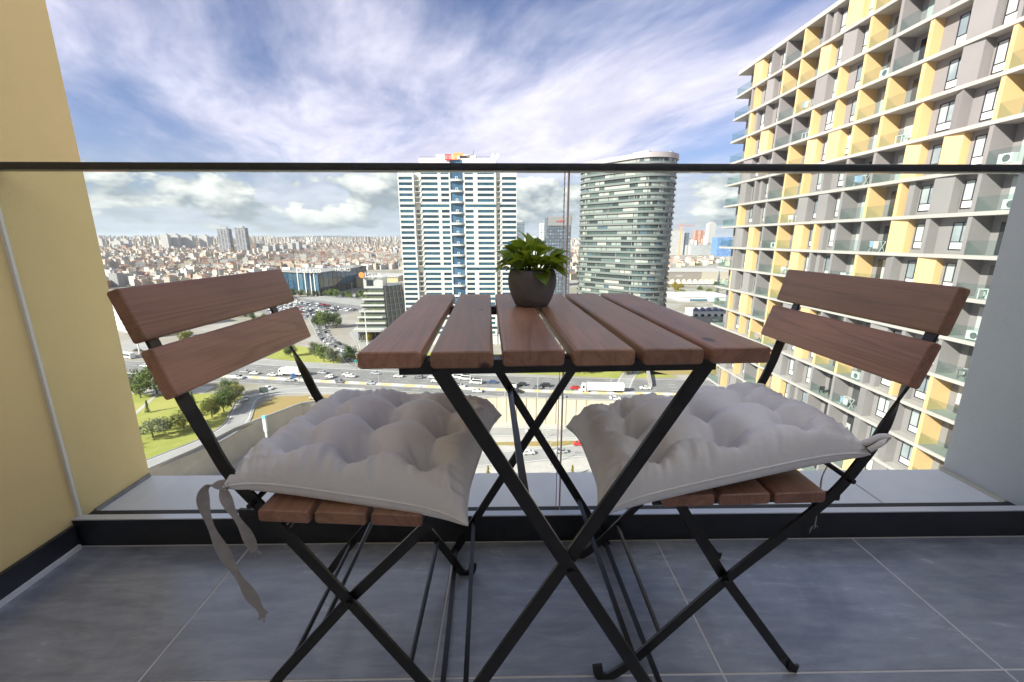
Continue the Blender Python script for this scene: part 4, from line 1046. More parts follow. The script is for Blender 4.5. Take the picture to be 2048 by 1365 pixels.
for i in range(16):
    tree(-236+i*6+rt_.uniform(-2,2), 478-abs(i-5)*3+rt_.uniform(-3,3), rt_.uniform(6, 11), rt_.choice(('green','dark')), 'round', ordw(i)+' tree from the left before the glass mall front', 'trees before the glass mall')
for i in range(12):
    tree(-230+i*6.2+rt_.uniform(-2,2), 352-i*3.2+rt_.uniform(-4,4), rt_.uniform(4, 6), rt_.choice(('green','dark','olive')), 'round', ordw(i)+' tree from the left in the belt below the car park', 'trees below the car park')
hallt = sorted([(rt_.uniform(1322, 1440), rt_.choice((rt_.uniform(572, 606), rt_.uniform(516, 536)))) for _ in range(34)]); cnt = {}
for px, py in hallt:
    p = G(px, py, -64); kd = 'yellow' if (px < 1362 and py > 570) else rt_.choice(('green','olive','dark'))
    zn = 'at the foot of the curved tower' if kd == 'yellow' else ('before the low halls right of the curved tower' if py > 560 else 'behind the low halls right of the curved tower'); kn_ = ('yellow' if kd == 'yellow' else 'green', zn); cnt[kn_] = cnt.get(kn_, -1)+1; lab = '%s %s tree from the left %s' % (ordw(cnt[kn_]), kn_[0], zn)
    tree(p.x, p.y, rt_.uniform(7, 11) if py > 560 else rt_.uniform(9, 15), kd, 'round', lab, 'yellow trees at the curved tower' if kd == 'yellow' else 'trees among the low halls', -64)
# ================================================================== MID BUILDINGS
M_mall = pane_mat('mall_glass', (.025, .06, .10), (.07, .14, .20), .06)
M_dkgl = mat('dark_glass', (.025, .032, .04), .12)
def block(name, p0, p1, depth, z0, z1):
    pass
ML = empty('glass_mall', G(640, 593), 0, 'long blue glass mall with white roof lettering behind the full car park', 'building')
mo = ML.location.copy(); A_, B_, C_ = G(552, 587)-mo, Vector((0, 0, 0)), G(722, 573)-mo
HM_ = 24.
def panelrow(a, b, nn, z0, z1, names, inset=.0):
    for i in range(nn):
        p, q = a+(b-a)*((i+.04)/nn), a+(b-a)*((i+.96)/nn)
        MB().bar((p.x, p.y, (z0+z1)/2), (q.x, q.y, (z0+z1)/2), .5, z1-z0).obj('glass_panel', M_mall, ML)
panelrow(A_, B_, 9, 6, HM_, '')
panelrow(B_, C_, 10, 8.5, HM_+1, '')
q = MB(); q.prism([(A_.x, A_.y+.6), (B_.x, B_.y+.6), (C_.x, C_.y+.6), (C_.x-10, C_.y+60), (A_.x, A_.y+60)], 0, HM_-.3); q.obj('building_body', mat('mall_dark', (.05,.055,.06), .5), ML)
q = MB(); q.prism([(A_.x, A_.y+.3), (B_.x, B_.y+.3), (C_.x, C_.y+.3), (C_.x-10, C_.y+60), (A_.x, A_.y+60)], HM_+1.05, HM_+1.8); q.obj('roof', mat('mall_roof', (.30,.29,.28), .8, var=.15, vscale=.1), ML)
for i, fq in enumerate((.56, .72, .84, .92)):
    p = A_+(B_-A_)*fq; MB().box(p.x-.5, p.x+.5, p.y-1.2, p.y+.4, 0, HM_+1).obj('white_fin', M_white, ML)
rm = random.Random(2)
for i in range(12):
    p = A_+(C_-A_)*rm.random(); w_ = rm.uniform(2, 5)
    MB().box(p.x-w_, p.x+w_, p.y+8+i*3, p.y+12+i*3, HM_+1.8, HM_+rm.uniform(3, 5.5)).obj('roof_unit', M_white if i % 3 else M_slabg, ML)
for i in range(9):
    p = B_+(C_-B_)*((i+.5)/9); MB().box(p.x-.4, p.x+.4, p.y-1, p.y, 0, 8.4).obj('arcade_column', M_dkgl, ML)
o = text('lettering', 'DeFacto', 8.0, (B_.x-9, B_.y-.5, HM_+2.0), M_white, ML, .3)
text('lettering', 'TAURO', 5.5, (B_.x+22, B_.y+14, HM_+2.4), M_white, ML, .3)
HB = empty('brown_hall', (-95, 420, GU), 0, 'plain brown grey hall with sloping roof behind the terraced office', 'building')
q = MB(); q.raw([(-30,0,0),(22,0,0),(22,60,0),(-30,60,0),(-30,0,14),(22,0,27),(22,60,27),(-30,60,14)], [(0,1,5,4),(1,2,6,5),(3,0,4,7),(4,5,6,7)]); q.obj('wall', mat('hall_brown', (.24,.21,.18), .85), HB)
YH = empty('yellow_hall', G(745, 575), 0, 'pale yellow flat hall beside the glass mall', 'building')
MB().box(-26, 34, 0, 50, 0, 13).obj('wall', mat('hall_yellow', (.56,.47,.28), .85), YH); MB().box(-27, 35, -1, 51, 13, 14.2).obj('roof', mat('roof_pale', (.46,.45,.43), .8), YH)

# terraced office with roof lettering
IK = empty('terraced_office', (-80, 256, GU), 0, 'tapered office with white planted terraces and a dark glass side', 'building')
for k in range(7):
    z = 8.2+k*3.55; q_ = k/6; x0 = -11.5+q_*6.5; x1 = 8.0-q_*1.2; y0 = -2+q_*3
    MB().box(x0, x1, y0, y0+10, z, z+1.15).obj('terrace_parapet', mat('terrace_white', (.44,.445,.43), .6), IK)
    MB().box(x0+1.6, x1-.2, y0+1.8, y0+10, z+1.15, z+3.55).obj('terrace_glazing', mat('terrace_glass', (.10,.115,.105), .2), IK)
    if k:
        pm_ = MB(); rn = random.Random(k)
        for i in range(60):
            cx = rn.uniform(x0+.4, x1-.5); s = rn.uniform(.15, .34); cz = z+1.15+rn.uniform(0, .55); cy_ = y0+rn.uniform(.3, 1.3)
            pm_.face([(cx-s,cy_,cz-s),(cx+s,cy_+s*rn.uniform(-1,1),cz-s*.5),(cx+s,cy_,cz+s),(cx-s,cy_+s*rn.uniform(-1,1),cz+s*.6)])
        tag(pm_.obj('planting', LM['olive' if k % 2 else 'green'], IK), kind='stuff')
q = MB(); q.raw([(8.1,-1.5,8.2),(19,12,8.2),(16,26,8.2),(-6,26,8.2),(-9,4,8.2),(6.9,1.5,34.2),(15.5,12,34.2),(13,24,34.2),(-3,24,34.2),(-4,5,34.2)], [(0,1,6,5),(1,2,7,6),(2,3,8,7),(3,4,9,8),(5,6,7,8,9)]); q.obj('dark_glass_side', M_dkgl, IK)
for i in range(5):
    f0 = (i+.25)/5; f1 = (i+.42)/5
    def on(f, zq): return Vector((8.1+(19-8.1)*f, -1.5+13.5*f, 8.2)).lerp(Vector((6.9+(15.5-6.9)*f, 1.5+10.5*f, 34.2)), zq)+Vector((.25, -.25, 0))
    q = MB(); q.face([on(f0,.02), on(f1,.02), on(f1,.99), on(f0,.99)]); q.face([on(f0,.02)+Vector((-.3,.3,0)), on(f0,.02), on(f0,.99), on(f0,.99)+Vector((-.3,.3,0))]); q.obj('white_strip', M_slabg, IK)
for k in range(6):
    q = MB(); a, b = on(0, (k+1)/7), on(.98, (k+1)/7); q.bar(a, b, .3, .25); q.obj('floor_line', M_slabg, IK)
MB().box(-5, 6.5, 2, 12, 33.0, 39.5).obj('attic', mat('terrace_white', (.44,.445,.43), .6), IK); MB().box(-3.2, .8, 1.85, 1.98, 34.5, 38).obj('attic_opening', M_dkgl, IK)
q = MB()
for x in (-9, -4, 1, 6): q.bar((x, 2, 0), (x-2.2, 2, 8.2), .5, .5); q.bar((x, 2, 0), (x+2.2, 2, 8.2), .5, .5)
q.obj('raking_columns', M_slabg, IK); MB().box(-12, 9, 6, 20, 0, 8.1).obj('lobby', M_dkgl, IK); MB().box(-13, 9.5, -3, 8, 7.2, 8.15).obj('entrance_canopy', M_slab, IK)
IS = empty('office_roof_sign', (-80, 256.5, GU+39.5), 0, 'white letters with an orange disc on top of the terraced office', 'sign')
text('lettering', 'İŞKUR', 3.4, (1.6, 0, .2), M_white, IS, .2)
q = MB(); q.lathe([(.001,-.2),(1.7,-.2),(1.7,.2),(.001,.2)], 20); q.v = [(-5.2+p[0], p[2], 1.6+p[1]) for p in q.v]; q.obj('disc', mat('logo_orange', (.80,.26,.06), .5), IS)

# facade material with windows drawn from the wall's own UV metres (houses too far to build window by window)
def uvwall(name, flat=None, sx=2.9, sz=3.0, wx=(.30,.70), wz=(.30,.74), dark=(.10,.10,.105)):
    m = bpy.data.materials.new(name); m.use_nodes = True; q = NT(m.node_tree)
    uv = q.n('ShaderNodeUVMap').outputs[0]; x = q.n('ShaderNodeSeparateXYZ', {0: uv}).outputs
    fx = q.m('FRACT', q.m('DIVIDE', x[0], sx)); fz = q.m('FRACT', q.m('DIVIDE', x[1], sz))
    def inr(f, lo, hi): return q.m('MULTIPLY', q.m('GREATER_THAN', f, lo), q.m('LESS_THAN', f, hi))
    wm = q.m('MULTIPLY', inr(fx, *wx), inr(fz, *wz))
    cell = q.n('ShaderNodeTexWhiteNoise', {'Vector': q.vec(q.m('FLOOR', q.m('DIVIDE', x[0], sx)), q.m('FLOOR', q.m('DIVIDE', x[1], sz)), 0.)}, noise_dimensions='3D').outputs[0]
    base = q.n('ShaderNodeVertexColor', None, layer_name='Col').outputs[0] if flat is None else flat
    c = q.mix(wm, base, q.mix(cell, dark, tuple(k*3 for k in dark)))
    b = q.n('ShaderNodeBsdfPrincipled', {'Base Color': c, 'Roughness': q.m('MULTIPLY_ADD', wm, -.6, .85)}); q.n('ShaderNodeOutputMaterial', {0: b.outputs[0]}); return m
def colmat(name):
    m = bpy.data.materials.new(name); m.use_nodes = True; q = NT(m.node_tree)
    base = q.n('ShaderNodeVertexColor', None, layer_name='Col').outputs[0]; p = q.n('ShaderNodeNewGeometry').outputs['Position']
    c = q.mix(q.ramp(q.noise(p, .35, 4., .6), .2, .8), base, q.n('ShaderNodeHueSaturation', {'Value': .7, 'Color': base}).outputs[0])
    b = q.n('ShaderNodeBsdfPrincipled', {'Base Color': c, 'Roughness': .9}); q.n('ShaderNodeOutputMaterial', {0: b.outputs[0]}); return m
M_uv = uvwall('house_front'); M_roofc = colmat('house_roof')
class CB:
    """mesh with wall UVs in metres and a colour per face"""
    def __init__(s): s.v = []; s.f = []; s.uv = []; s.c = []; s.mi = []
    def face(s, pts, uvs, col, mi=0):
        i = len(s.v); s.v += pts; s.f.append(tuple(range(i, i+len(pts)))); s.uv += uvs; s.c += [(*col, 1.)]*len(pts); s.mi.append(mi)
    def walls(s, cs, z0, z1, col, u0=0.):
        n = len(cs)
        for i in range(n):
            a, b = cs[i], cs[(i+1) % n]; l = math.hypot(b[0]-a[0], b[1]-a[1])
            s.face([(*a, z0), (*b, z0), (*b, z1), (*a, z1)], [(u0, 0), (u0+l, 0), (u0+l, z1-z0), (u0, z1-z0)], col); u0 += l+1
    def flat(s, cs, z, col, mi=1): s.face([(*p, z) for p in cs], [(0, 0)]*len(cs), col, mi)
    def hip(s, cs, z, h, col, mi=1):
        cx = sum(p[0] for p in cs)/4; cy_ = sum(p[1] for p in cs)/4
        a = ((cs[0][0]+cs[3][0])/2*.5+cx*.5, (cs[0][1]+cs[3][1])/2*.5+cy_*.5, z+h); b = ((cs[1][0]+cs[2][0])/2*.5+cx*.5, (cs[1][1]+cs[2][1])/2*.5+cy_*.5, z+h)
        P = [(*p, z) for p in cs]
        for f in ([P[0],P[1],b,a], [P[1],P[2],b], [P[2],P[3],a,b], [P[3],P[0],a]): s.face(f, [(0, 0)]*len(f), col, mi)
    def mesh(s, name, mats):
        me = bpy.data.meshes.new(name); me.from_pydata(s.v, [], s.f)
        for mt in mats: me.materials.append(mt)
        me.polygons.foreach_set("material_index", s.mi)
        uvl = me.uv_layers.new(name='UVMap'); uvl.data.foreach_set("uv", [k for p in s.uv for k in p])
        ca = me.color_attributes.new('Col', 'FLOAT_COLOR', 'CORNER'); ca.data.foreach_set("color", [k for p in s.c for k in p])
        me.update(); return me
def rect(x, y, w_, d_, rot):
    c, s_ = math.cos(rot), math.sin(rot)
    return [(x+c*a-s_*b, y+s_*a+c*b) for a, b in ((-w_/2,-d_/2),(w_/2,-d_/2),(w_/2,d_/2),(-w_/2,d_/2))]
WALLC = [(.58,.52,.44), (.62,.60,.56), (.60,.46,.36), (.44,.43,.42), (.56,.44,.38), (.50,.44,.34), (.66,.63,.57), (.42,.36,.32), (.60,.54,.40), (.52,.30,.22)]
WALLN = ['cream', 'white', 'peach', 'grey', 'pink', 'tan', 'white', 'brown', 'yellowish', 'terracotta']
ROOFC = [(.31,.155,.10), (.35,.20,.14), (.26,.15,.12), (.30,.29,.28), (.44,.42,.39), (.25,.235,.225)]
ROOFN = ['red roof', 'red roof', 'dark red roof', 'grey flat roof', 'pale flat roof', 'grey flat roof']

def tower(name, label, cat, cx, cy_, w_, d_, z0, z1, rot, mt, roofc=(.4,.39,.37), cap=0., group=None, capcol=None):
    o_ = empty(name, (cx, cy_, z0), 0, label, cat, group)
    c = CB(); cs = rect(0, 0, w_, d_, rot); c.walls(cs, 0, z1-z0, (.6,.58,.55)); link('wall', c.mesh('wall', [mt]), o_)
    c = CB(); c.flat(cs, z1-z0+.05, roofc, 0)
    if cap:
        c2 = rect(0, 0, w_*.55, d_*.55, rot); c.walls(c2, z1-z0, z1-z0+cap, capcol or (.5,.48,.46)); c.flat(c2, z1-z0+cap, roofc, 0)
        c.mi = [0]*len(c.mi)
    link('roof', c.mesh('roof', [M_roofc]), o_); return o_
T_tw = uvwall('far_twin_front', (.30,.275,.26), 11., 3.1, (.28,.86), (.0,.92), (.075,.085,.105))
T_pale = uvwall('far_pale_front', (.46,.44,.42), 4.2, 3., (.3,.75), (.3,.7), (.14,.15,.17))
T_white = uvwall('white_grid_front', (.62,.61,.59), 3.2, 3.1, (.22,.78), (.22,.74), (.10,.11,.12))
T_grey = uvwall('grey_grid_front', (.085,.092,.105), 2.6, 3.1, (.18,.72), (.25,.75), (.09,.12,.16))
T_slate = uvwall('slate_front', (.16,.19,.23), 6., 3.2, (.1,.9), (.4,.6), (.05,.07,.09))
T_brick = uvwall('brick_front', (.40,.17,.10), 30., 3.1, (.5,.95), (.3,.7), (.35,.3,.28))
T_blue = uvwall('blue_panel_front', (.10,.20,.42), 4., 3.3, (.05,.95), (.1,.6), (.08,.14,.24))
T_off = uvwall('office_front', (.50,.49,.46), 3., 3.6, (.0,1.), (.35,.75), (.10,.12,.14))
def tpx(name, label, cat, x0, x1, yt, y, dep, mt, z0=GU, rot=0., cap=0., group=None):
    a, b = AY(x0, yt, y), AY(x1, yt, y)
    return tower(name, label, cat, (a.x+b.x)/2, y+dep/2, b.x-a.x, dep, z0, a.z, rot, mt, cap=cap, group=group)
hz0 = lambda y: hgt(0, y)
tpx('twin_tower', 'left one of the two tall dark striped towers above the old town', 'tower', 433, 456, 458, 1650, 20, T_tw, hz0(1650), 0, 5)
tpx('twin_tower', 'right one of the two tall dark striped towers above the old town', 'tower', 468, 489, 456, 1640, 20, T_tw, hz0(1640), 0, 6)
for i, (x0, x1, yt) in enumerate(((319, 334, 470), (337, 355, 470), (359, 383, 472), (397, 413, 472), (222, 240, 483), (236, 256, 480), (187, 203, 478))):
    tpx('housing_tower', ordw([3, 4, 5, 6, 1, 2, 0][i])+' pale housing tower from the left on the hazy skyline', 'tower', x0, x1, yt, 1950+i*30, 18, T_pale, hz0(1950), 0, 5, 'pale skyline towers')
for i, (x0, x1, yt) in enumerate(((525, 536, 492), (540, 550, 490), (553, 566, 491), (512, 520, 488), (575, 584, 487), (588, 597, 484), (604, 612, 490))):
    tpx('estate_block', ordw([1, 2, 3, 0, 4, 5, 6][i])+' grey estate block from the left of the twin towers outward', 'building', x0, x1, yt, 1500+i*60, 30, T_pale, hz0(1600), 0, 0, 'grey estate blocks')
rsk = random.Random(31)
for i in range(34):
    px0 = 196+i*17.5+rsk.uniform(-5, 5)
    if 425 < px0 < 495: continue
    tpx('hazy_tower', ordw(i)+' small block from the left on the far hazy skyline', 'tower', px0, px0+rsk.uniform(5, 10), rsk.uniform(478, 490) if px0 < 640 else rsk.uniform(480, 486), rsk.uniform(3000, 4400), 30, T_pale, -45, 0, 0, 'far skyline blocks')
tpx('slate_tower', 'slim slate blue tower right beside the white tower', 'tower', 1031, 1049, 445, 420, 14, T_slate, GU, 0, 2)
DKT = tpx('dark_office_tower', 'dark grey grid tower with a red roof mark above the plant', 'tower', 1094, 1143, 434, 430, 26, T_grey, GU, 0, 1)
tpx('pale_grid_tower', 'pale grid tower half hidden behind the dark grey one', 'tower', 1081, 1098, 447, 560, 18, T_white, GU)
tpx('white_midrise', 'low white grid block above the leaves of the plant', 'building', 1050, 1072, 471, 640, 18, T_white, GU)
q = MB(); a = AY(1117, 452, 429.5); q.box(a.x-4.5, a.x+4.5, 429.2, 429.6, a.z+3.6, a.z+10); 
o = MB().box(AY(1096,434,429.8).x, AY(1142,434,429.8).x, 429.3, 429.9, AY(1096,452,429.8).z, AY(1096,433,429.8).z).obj('roof_screen', mat('crown_mesh', (.25,.25,.25), .7)); wm4 = Matrix.Translation(DKT.location).inverted(); o.data.transform(wm4); o.parent = DKT
rs = empty('red_roof_mark', (AY(1121,441,429).x, 429, AY(1121,443,429).z), 0, 'red script mark on the crown of the dark office tower', 'sign')
qq = MB(); qq.tube(catmull([(-4,0,-.6),(-2,0,.6),(-.5,0,-.4),(1,0,1.4),(1.6,0,-.2),(4,0,.8)], 5), .32, 6); qq.obj('script', mat('mark_red', (.65,.08,.07), .5), rs)
tpx('construction_tower', 'white gridded tower under construction behind an orange crane', 'tower', 1338, 1369, 462, 1540, 45, T_white, -66, R(8), 6)
tpx('construction_annex', 'dark side block of the white tower under construction', 'building', 1369, 1379, 466, 1548, 45, T_grey, -66)
tpx('brick_tower', 'brick red slab tower on the right skyline', 'tower', 1392, 1410, 461, 2600, 40, T_brick, hz0(2600))
tpx('slim_white_tower', 'slim white tower rising behind the pale office', 'tower', 1419, 1433, 447, 2500, 40, T_pale, hz0(2500), 0, 8)
tpx('banded_office', 'long grey banded office below the brick red tower', 'building', 1382, 1424, 491, 1500, 60, T_off, -66)
tpx('white_podium', 'pale office block below the slim white tower', 'building', 1417, 1438, 473, 1560, 40, T_pale, -66)
tpx('blue_office', 'bright blue panelled office half behind the apartment block', 'building', 1436, 1474, 475, 1425, 40, T_blue, -66)
CN = empty('tower_crane', AY(1357, 517, 1500), 0, 'orange tower crane in front of the white construction tower', 'crane'); CN.location.z = -66
M_or = mat('crane_orange', (.75,.33,.08), .6); zt_ = AY(1357, 452, 1500).z+66
q = MB()
for sx in (-2, 2):
    for sy in (-2, 2): q.bar((sx, sy, 0), (sx, sy, zt_), .7, .7, upv=(1,0,0))
for k in range(int(zt_/5)): q.bar((-2,-2,k*5), (2,-2,k*5+5), .5, .5); q.bar((2,2,k*5), (-2,2,k*5+5), .5, .5)
q.obj('mast', M_or, CN); q = MB(); q.bar((-18,0,zt_), (48,0,zt_), 1.6, 1.6); q.bar((0,0,zt_), (0,0,zt_+9), 1, 1, upv=(1,0,0)); q.bar((0,0,zt_+9), (40,0,zt_+.8), .3, .3); q.bar((0,0,zt_+9), (-16,0,zt_+.8), .3, .3); q.obj('jib', mat('crane_red', (.55,.14,.10), .6), CN)
# low halls right of the curved tower
SW = empty('sawtooth_mall', (262, 600, -66), 0, 'grey flat mall with a row of pale scalloped canopies', 'building')
MB().box(-34, 56, 0, 60, 0, 22).obj('hall', mat('mall_brown', (.26,.225,.20), .8), SW); MB().box(-36, 58, -.6, 61, 22.02, 23.4).obj('roof', mat('roof_pale', (.46,.45,.43), .8), SW)
MB().box(14, 56.2, -.5, -.05, 0, 21.9).obj('pale_front', mat('mall_beige', (.42,.38,.31), .8), SW)
for i in range(11):
    q = MB(); x = -33+i*8; q.raw([(x,-9,6),(x+8,-9,6),(x+8,-.6,6),(x,-.6,6),(x+1.2,-6,9.5),(x+4,-7,13),(x+6.8,-6,9.5),(x+4,-.6,11)], [(0,1,6,5,4),(0,4,7,3),(4,5,7),(5,6,7),(6,1,2,7),(0,3,2,1)]); q.obj('scalloped_canopy', mat('canopy_cream', (.55,.49,.40), .8), SW)
for i in range(10):
    MB().box(-33+i*8.6, -27+i*8.6, -14, -13, -1, 5.4).obj('shop_glass', mat('shop_pale', (.42,.50,.53), .2), SW)
text('lettering', 'FORUM', 3.0, (-18, -.4, 15), M_white, SW, .2)
FB = empty('flat_white_hall', (203, 432, -66), 0, 'white flat roofed hall with a glazed front and round entrance', 'building')
MB().box(-24, 26, 0, 36, 0, 9).obj('wall', M_white, FB); MB().box(-25, 27, -.8, 37, 9.02, 10.2).obj('roof', mat('roof_white', (.66,.65,.62), .7), FB)
MB().box(-14, 8, -.5, -.04, 1.5, 7).obj('glazing', M_mall, FB); q = MB(); q.prism([(9+5*math.cos(R(a)), -.3+4*math.sin(R(a))) for a in range(180, 361, 20)], 0, 8.9); q.obj('round_entrance', mat('shop_pale', (.42,.50,.53), .2), FB)
ST = empty('arched_station', (166, 343, -66), 0, 'white low building with arched windows and a scalloped blue eave', 'building')
MB().box(-12, 16, 0, 16, 0, 10).obj('wall', M_white, ST)
for i in range(5):
    x = -9.5+i*5.4; q = MB(); q.prism([(x-1.5, 2.2), (x+1.5, 2.2)]+[(x+1.5*math.cos(R(a)), 5.6+1.5*math.sin(R(a))) for a in range(0, 181, 20)], -.25, -.03); q.v = [(p[0], p[2], p[1]) for p in q.v]; q.obj('arched_window', M_dkgl, ST)
    q = MB(); q.raw([(x-2.7,-.8,9.4),(x+2.7,-.8,9.4),(x+2.7,3,9.4),(x-2.7,3,9.4),(x,-.8,12.2),(x,3,12.2)], [(0,1,4),(1,2,5,4),(2,3,5),(3,0,4,5)]); q.obj('scalloped_eave', mat('eave_blue', (.13,.14,.22), .6), ST)
MN = empty('minaret', AY(1437, 560, 520), 0, 'slim dark pointed minaret beside the apartment block corner', 'tower'); MN.location.z = -66
q = MB(); q.lathe([(1.6,0),(1.5,14),(2.2,14.5),(2.2,16),(1.2,16.2),(1.1,22),(.05,30)], 12); q.obj('shaft', mat('minaret_dark', (.09,.09,.11), .6), MN)
# white building with a red roof left of the chair
WB = tower('white_office', 'grey white corner building with a red roof line behind the highway', 'building', -258, 306, 26, 30, GU, GU+19, R(-35), uvwall('white_office_front', (.56,.56,.56), 3.6, 3.4, (.25,.8), (.3,.75), (.08,.09,.10)), (.42,.16,.11))
MB().box(-15, 15, -15.5, 15.5, 19.1, 19.7).obj('red_eave', mat('eave_red', (.45,.14,.09), .7), WB, rz=R(-35))
# near low building with tilted roof panels at the foot of the block
NB = empty('panelled_roof_building', (-45, 62, GL), R(24), 'low building with slanted grey roof panels below the yellow wall', 'building')
MB().box(-20, 12, -10, 10, 0, 12).obj('wall', M_white, NB)
for x, z in ((-14, 12), (-1, 13)):
    q = MB(); q.raw([(x,-9,z),(x+10,-9,z),(x+10,9,z),(x,9,z),(x,-9,z+6),(x+10,-9,z+.4),(x+10,9,z+.4),(x,9,z+6)], [(0,1,5,4),(1,2,6,5),(2,3,7,6),(3,0,4,7),(4,5,6,7)]); q.obj('roof_panel', mat('panel_grey', (.34,.37,.36), .4), NB)

# ================================================================== TOWN
rh = random.Random(77)
def project(x, y, z):
    th, ps = PITCH, YAW
    fw = Vector((math.sin(ps)*math.cos(th), math.cos(ps)*math.cos(th), -math.sin(th))); rt = Vector((math.cos(ps), -math.sin(ps), 0)); up = rt.cross(fw)
    v_ = Vector((x, y, z))-EYE; w_ = v_.dot(fw)
    return 1024+FPX*v_.dot(rt)/w_, 682.5-FPX*v_.dot(up)/w_
houses = []
def town(a0, a1, r0, r1, sp, ymax, hh, jit=.3):
    r = r0
    while r < r1:
        s_ = sp(r); na = max(1, int(r*R(a1-a0)/s_))
        for i in range(na):
            a = R(a0)+R(a1-a0)*(i+.5+rh.uniform(-jit, jit))/na; rr = r+rh.uniform(-jit, jit)*s_
            x, y = rr*math.sin(a), rr*math.cos(a); z = hgt(x, y); px, py = project(x, y, z)
            if py > ymax(px): continue
            if mnoise.noise(Vector((x*.004, y*.004, 1.7))) > .42: continue
            houses.append((rr, x, y, z, a, px, hh(rr)))
        r += s_*1.12
hh1 = lambda r: rh.uniform(5, 12) if rh.random() < .88 else rh.uniform(13, 21)
town(-46, -13, 290, 900, lambda r: 16.5, lambda px: 640 if px < 345 else (601 if px < 560 else 532), hh1)
town(-46, -13, 900, 3000, lambda r: 16.5+(r-900)*.005, lambda px: 600 if px < 560 else 540, hh1)
town(-46, -12, 3000, 6500, lambda r: 48, lambda px: 600, lambda r: rh.uniform(10, 24) if rh.random() < .85 else rh.uniform(30, 58))
town(0, 10, 520, 2600, lambda r: 24, lambda px: 560, hh1)
town(0, 10, 2600, 6000, lambda r: 60, lambda px: 560, lambda r: rh.uniform(10, 40))
town(19, 32, 1700, 3400, lambda r: 30, lambda px: 505, lambda r: rh.uniform(9, 22) if rh.random() < .85 else rh.uniform(25, 50))
town(19, 32, 640, 1400, lambda r: 34, lambda px: 536 if px < 1450 else 600, lambda r: rh.uniform(6, 11))
houses.sort()
far = CB()
hcnt = {}
def house_geo(x, y, z, a, h, wc, rc_, cw, cr):
    rot = -a+R(25)*math.sin(x*.006+1)+R(20)*math.cos(y*.005)+rh.uniform(-.12, .12); w_, d_ = rh.uniform(9, 14.5), rh.uniform(8, 12.5)
    cs = rect(x, y, w_, d_, rot); h = round(h/3)*3+.4
    cw.walls(cs, z-3, z+h, wc)
    if rc_ < 3: cr.hip([(x+(p[0]-x)*1.07, y+(p[1]-y)*1.07) for p in cs], z+h, rh.uniform(1.4, 2.6), ROOFC[rc_])
    else:
        cr.flat(cs, z+h-.2, ROOFC[rc_])
        c2 = rect(x+rh.uniform(-2,2), y+rh.uniform(-2,2), 3, 3, rot); cw.walls(c2, z+h-.3, z+h+2.4, wc); cr.flat(c2, z+h+2.4, ROOFC[rc_])
    return w_
seen = [hs for hs in houses if 205 < hs[5] < 800 or 1030 < hs[5] < 1165 or 1325 < hs[5] < 1470]
near300 = set(id(hs) for hs in seen[:300])
for hs in houses:
    rr, x, y, z, a, px, h = hs; wi = rh.choices(range(10), (3,4,2,2,1.2,2,4,1,1.5,.7))[0]; ri = rh.choices(range(6), (2, 2, 1.5, 2.2, 2.6, 2.2))[0]
    wf = rh.uniform(.70, 1.05); wc = tuple(min(.8, k*wf) for k in WALLC[wi])
    if id(hs) in near300:
        cw, cr_ = CB(), CB(); house_geo(0, 0, 0, a, h, wc, ri, cw, cr_); cr_.mi = [0]*len(cr_.mi)
        zone = 'left of the glass mall' if px < 560 else ('behind the glass mall' if px < 800 else ('between the towers' if px < 1170 else 'right of the curved tower'))
        key = (WALLN[wi], ROOFN[ri], zone); hcnt[key] = hcnt.get(key, -1)+1
        o_ = empty('town_house', (x, y, z), 0, '%s town house, %s, %s %s' % (key[0], key[1], ordw(hcnt[key])+' nearest of its kind', zone), 'house', 'town houses '+zone)
        link('wall', cw.mesh('wall', [M_uv]), o_); link('roof', cr_.mesh('roof', [M_roofc]), o_)
    else: house_geo(x, y, z, a, h, wc, ri, far, far)
o = link('far_town', far.mesh('far_town', [M_uv, M_roofc])); tag(o, 'mass of small houses and roofs spreading to the horizon', 'town', kind='stuff')
# tree tufts scattered through the town
tt = MB(); 
for i in range(900):
    hs = houses[rh.randrange(len(houses))]; 
    if hs[0] < 420: continue
    x, y, z = hs[1]+rh.uniform(9, 12), hs[2]+rh.uniform(-9, 9), hs[3]; s = rh.uniform(2.5, 4.5)
    for k in range(9):
        d_ = Vector((rh.gauss(0,1), rh.gauss(0,1), rh.gauss(0,.7))).normalized()*s*.6; p = Vector((x, y, z+s*1.3))+d_; a_ = d_.orthogonal().normalized()*s*.55; b_ = d_.cross(a_).normalized()*s*.5
        tt.face([p-a_, p-b_, p+a_, p+b_])
o = tt.obj('town_greenery', LM['dark']); tag(o, 'small dark trees scattered among the far houses', 'trees', kind='stuff')
# distant hills on the horizon
hl = MB(); pts = []
for i in range(121):
    a = R(-60+i); rr = 11500; h = 30+90*max(0, mnoise.noise(Vector((i*.09, 0, 2)))+.35); pts.append((rr*math.sin(a), rr*math.cos(a), h))
for a, b in zip(pts, pts[1:]): hl.face([(a[0],a[1],-70),(b[0],b[1],-70),(b[0],b[1],b[2]-20),(a[0],a[1],a[2]-20)]); hl.face([(a[0],a[1],a[2]-20),(b[0],b[1],b[2]-20),(b[0]*1.15,b[1]*1.15,-70),(a[0]*1.15,a[1]*1.15,-70)])
tag(hl.obj('hills', mat('hill_land', (.12,.13,.10), .95)), kind='structure')
